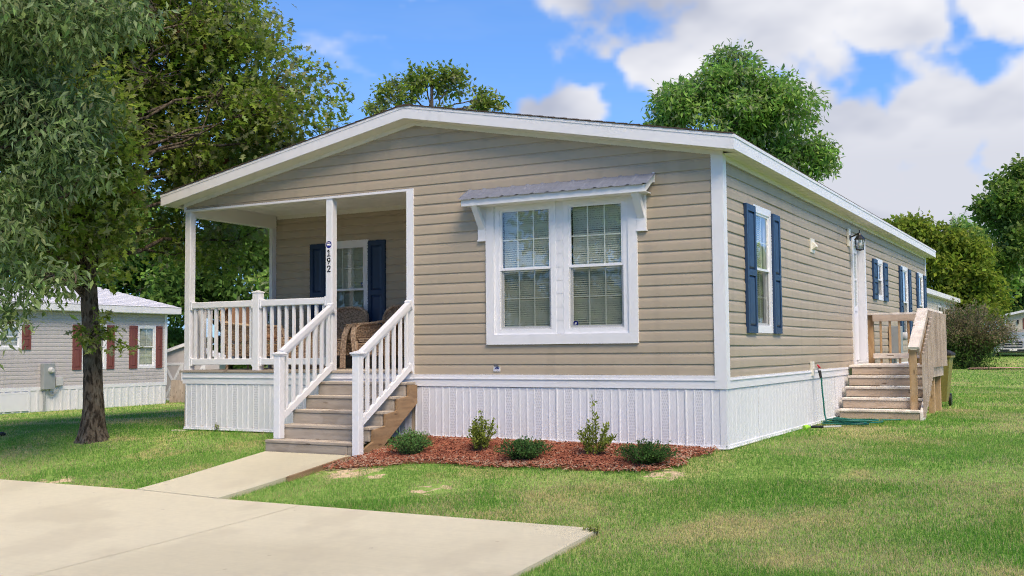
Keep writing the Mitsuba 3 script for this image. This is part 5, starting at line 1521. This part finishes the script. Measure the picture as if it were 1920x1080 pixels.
BN = thing('trash_bin', 'olive wheeled trash bin with a dark lid behind the side deck', 'trash bin')
scene['m_olive'] = flat((.19, .17, .045), .45)
bx_, by_ = .95, 9.55
bd = MB()
bd.hull([[bx_ + sx * w, by_ + sy * w * 1.05, z] for z, w in ((.10, .20), (.90, .285)) for sx in (-1, 1) for sy in (-1, 1)])
part(BN, 'body', bd.cbox(bx_ - .315, bx_ + .315, by_ - .33, by_ + .33, .885, .935, .012), 'm_olive')
part(BN, 'lid', MB().hull([[bx_ + sx * w, by_ + sy * w * 1.05, z] for z, w in ((.938, .32), (.965, .32), (1.02, .24)) for sx in (-1, 1) for sy in (-1, 1)]), 'm_dark')
for s in (-1, 1):
    part(BN, 'wheel', MB().tube([[bx_ + s * .19, by_ + .26, .12], [bx_ + s * .24, by_ + .26, .12]], .115, 16), 'm_black')
part(BN, 'handle', MB().tube([[bx_ - .22, by_ + .34, .90], [bx_ - .22, by_ + .40, .92], [bx_ + .22, by_ + .40, .92], [bx_ + .22, by_ + .34, .90]], .015, 8), 'm_olive')

BLK = thing('concrete_block', 'small concrete block under the left corner of the porch skirting', 'block')
scene[BLK] = mikit.ply(MB().cbox(HL - .10, HL + .12, -.16, -.045, -.12, -.005, .008).get(), 'm_concrete')
ob_ = thing('dark_stone', 'small dark stone on the grass at the far left edge', 'stone')
o3 = trimesh.creation.icosphere(2, 1)
sv = o3.vertices * np.array([.08, .06, .03]) * (1 + .3 * (meshkit.noise(o3.vertices * 2.1) - .5))[:, None]
scene[ob_] = mikit.ply((sv + [-11.02, -.80, float(gz(-11.02, -.80)) + .02], o3.faces), 'm_dark', smooth=True)

# mulch strip across the far lawn
xs_ = np.linspace(-1.0, 6.0, 30)
struct('mulch_strip', MB().grid(np.array([[[x, y, float(gz(x, y)) + .05] for y in (34.9 + .3 * math.sin(x * 1.3), 36.3 + .25 * math.sin(x * 2.1 + 1))] for x in xs_])), flat((.30, .20, .16), .95, .05))

# ------------------------------------------------------------------ the parked truck
TR = thing('pickup_truck', 'silver pickup truck parked nose-on at the far right, half hidden by the bush', 'truck')
tx, ty = -.98, 60.0
tz_ = float(gz(tx, ty)) - .30
TF = frame((tx, ty, tz_), (math.cos(.09), math.sin(.09), 0), (math.sin(.09), -math.cos(.09), 0))     # a across, b forward
scene['m_silver'] = {'type': 'twosided', 'b': {'type': 'principled', 'base_color': {'type': 'rgb', 'value': [.46, .46, .45]}, 'roughness': .28, 'metallic': .5, 'clearcoat': .7}}


def sec(b, w, z0, z1, rz=.08):
    return [[s * q, b, z] for s in (-1, 1) for q, z in ((w - .05, z0), (w, z0 + .12), (w, z1 - rz), (w - rz, z1))]


bd = MB(TF)
bd.hull(sec(2.62, .86, .55, 1.12) + sec(2.35, .98, .45, 1.20) + sec(1.3, 1.0, .45, 1.28))
bd.hull(sec(1.3, 1.0, .45, 1.28) + sec(-.9, 1.0, .45, 1.30))
bd.hull(sec(-.9, 1.0, .5, 1.28) + sec(-2.9, .98, .5, 1.28))
part(TR, 'body', bd, 'm_silver')
cab = MB(TF)
cab.hull(sec(1.15, .92, 1.2, 1.30, .02) + sec(.42, .78, 1.2, 1.86, .07) + sec(-.75, .78, 1.2, 1.88, .07) + sec(-1.0, .90, 1.2, 1.30, .02))
part(TR, 'cab', cab, 'm_silver')
scene['m_car_glass'] = flat((.20, .26, .31), .06, .8)
part(TR, 'windshield', MB(TF).add([[-.82, 1.14, 1.33], [.82, 1.14, 1.33], [.70, .50, 1.80], [-.70, .50, 1.80]], [[0, 1, 2, 3]]), 'm_car_glass')
part(TR, 'grille', MB(TF).hull([[a, b, z] for a in (-.50, .50) for b, z in ((2.70, .78), (2.67, 1.14), (2.5, .78), (2.5, 1.14))]), 'm_black')
part(TR, 'grille_bar', MB(TF).box(-.48, .48, 2.66, 2.72, .85, .91).box(-.48, .48, 2.66, 2.71, 1.0, 1.03).box(-.12, .12, 2.66, 2.72, .98, 1.07), 'm_light_grey')
for s in (-1, 1):
    a0, a1 = sorted((s * .54, s * .90))
    part(TR, 'headlight', MB(TF).box(a0, a1, 2.40, 2.60, .92, 1.08), flat((.75, .76, .78), .1, .6))
    part(TR, 'mirror', MB(TF).cbox(s * 1.08 - .10, s * 1.08 + .10, .95, 1.05, 1.30, 1.50, .02), 'm_dark')
    for b in (1.75, -1.75):
        a0, a1 = sorted((s * .76, s * 1.01))
        w = part(TR, 'wheel', MB(TF).tube([[a0, b, .37], [a1, b, .37]], .37, 20), 'm_black')
        part(w, 'rim', MB(TF).tube([[s * 1.005, b, .37], [s * 1.02, b, .37]], .22, 14), 'm_light_grey')
part(TR, 'bumper', MB(TF).cbox(-.97, .97, 2.50, 2.74, .52, .74, .03), 'm_light_grey')
part(TR, 'lower_intake', MB(TF).box(-.7, .7, 2.735, 2.75, .54, .68), 'm_black')
part(TR, 'number_plate', MB(TF).box(-.20, .20, 2.751, 2.76, .60, .70), 'm_sticker_white')
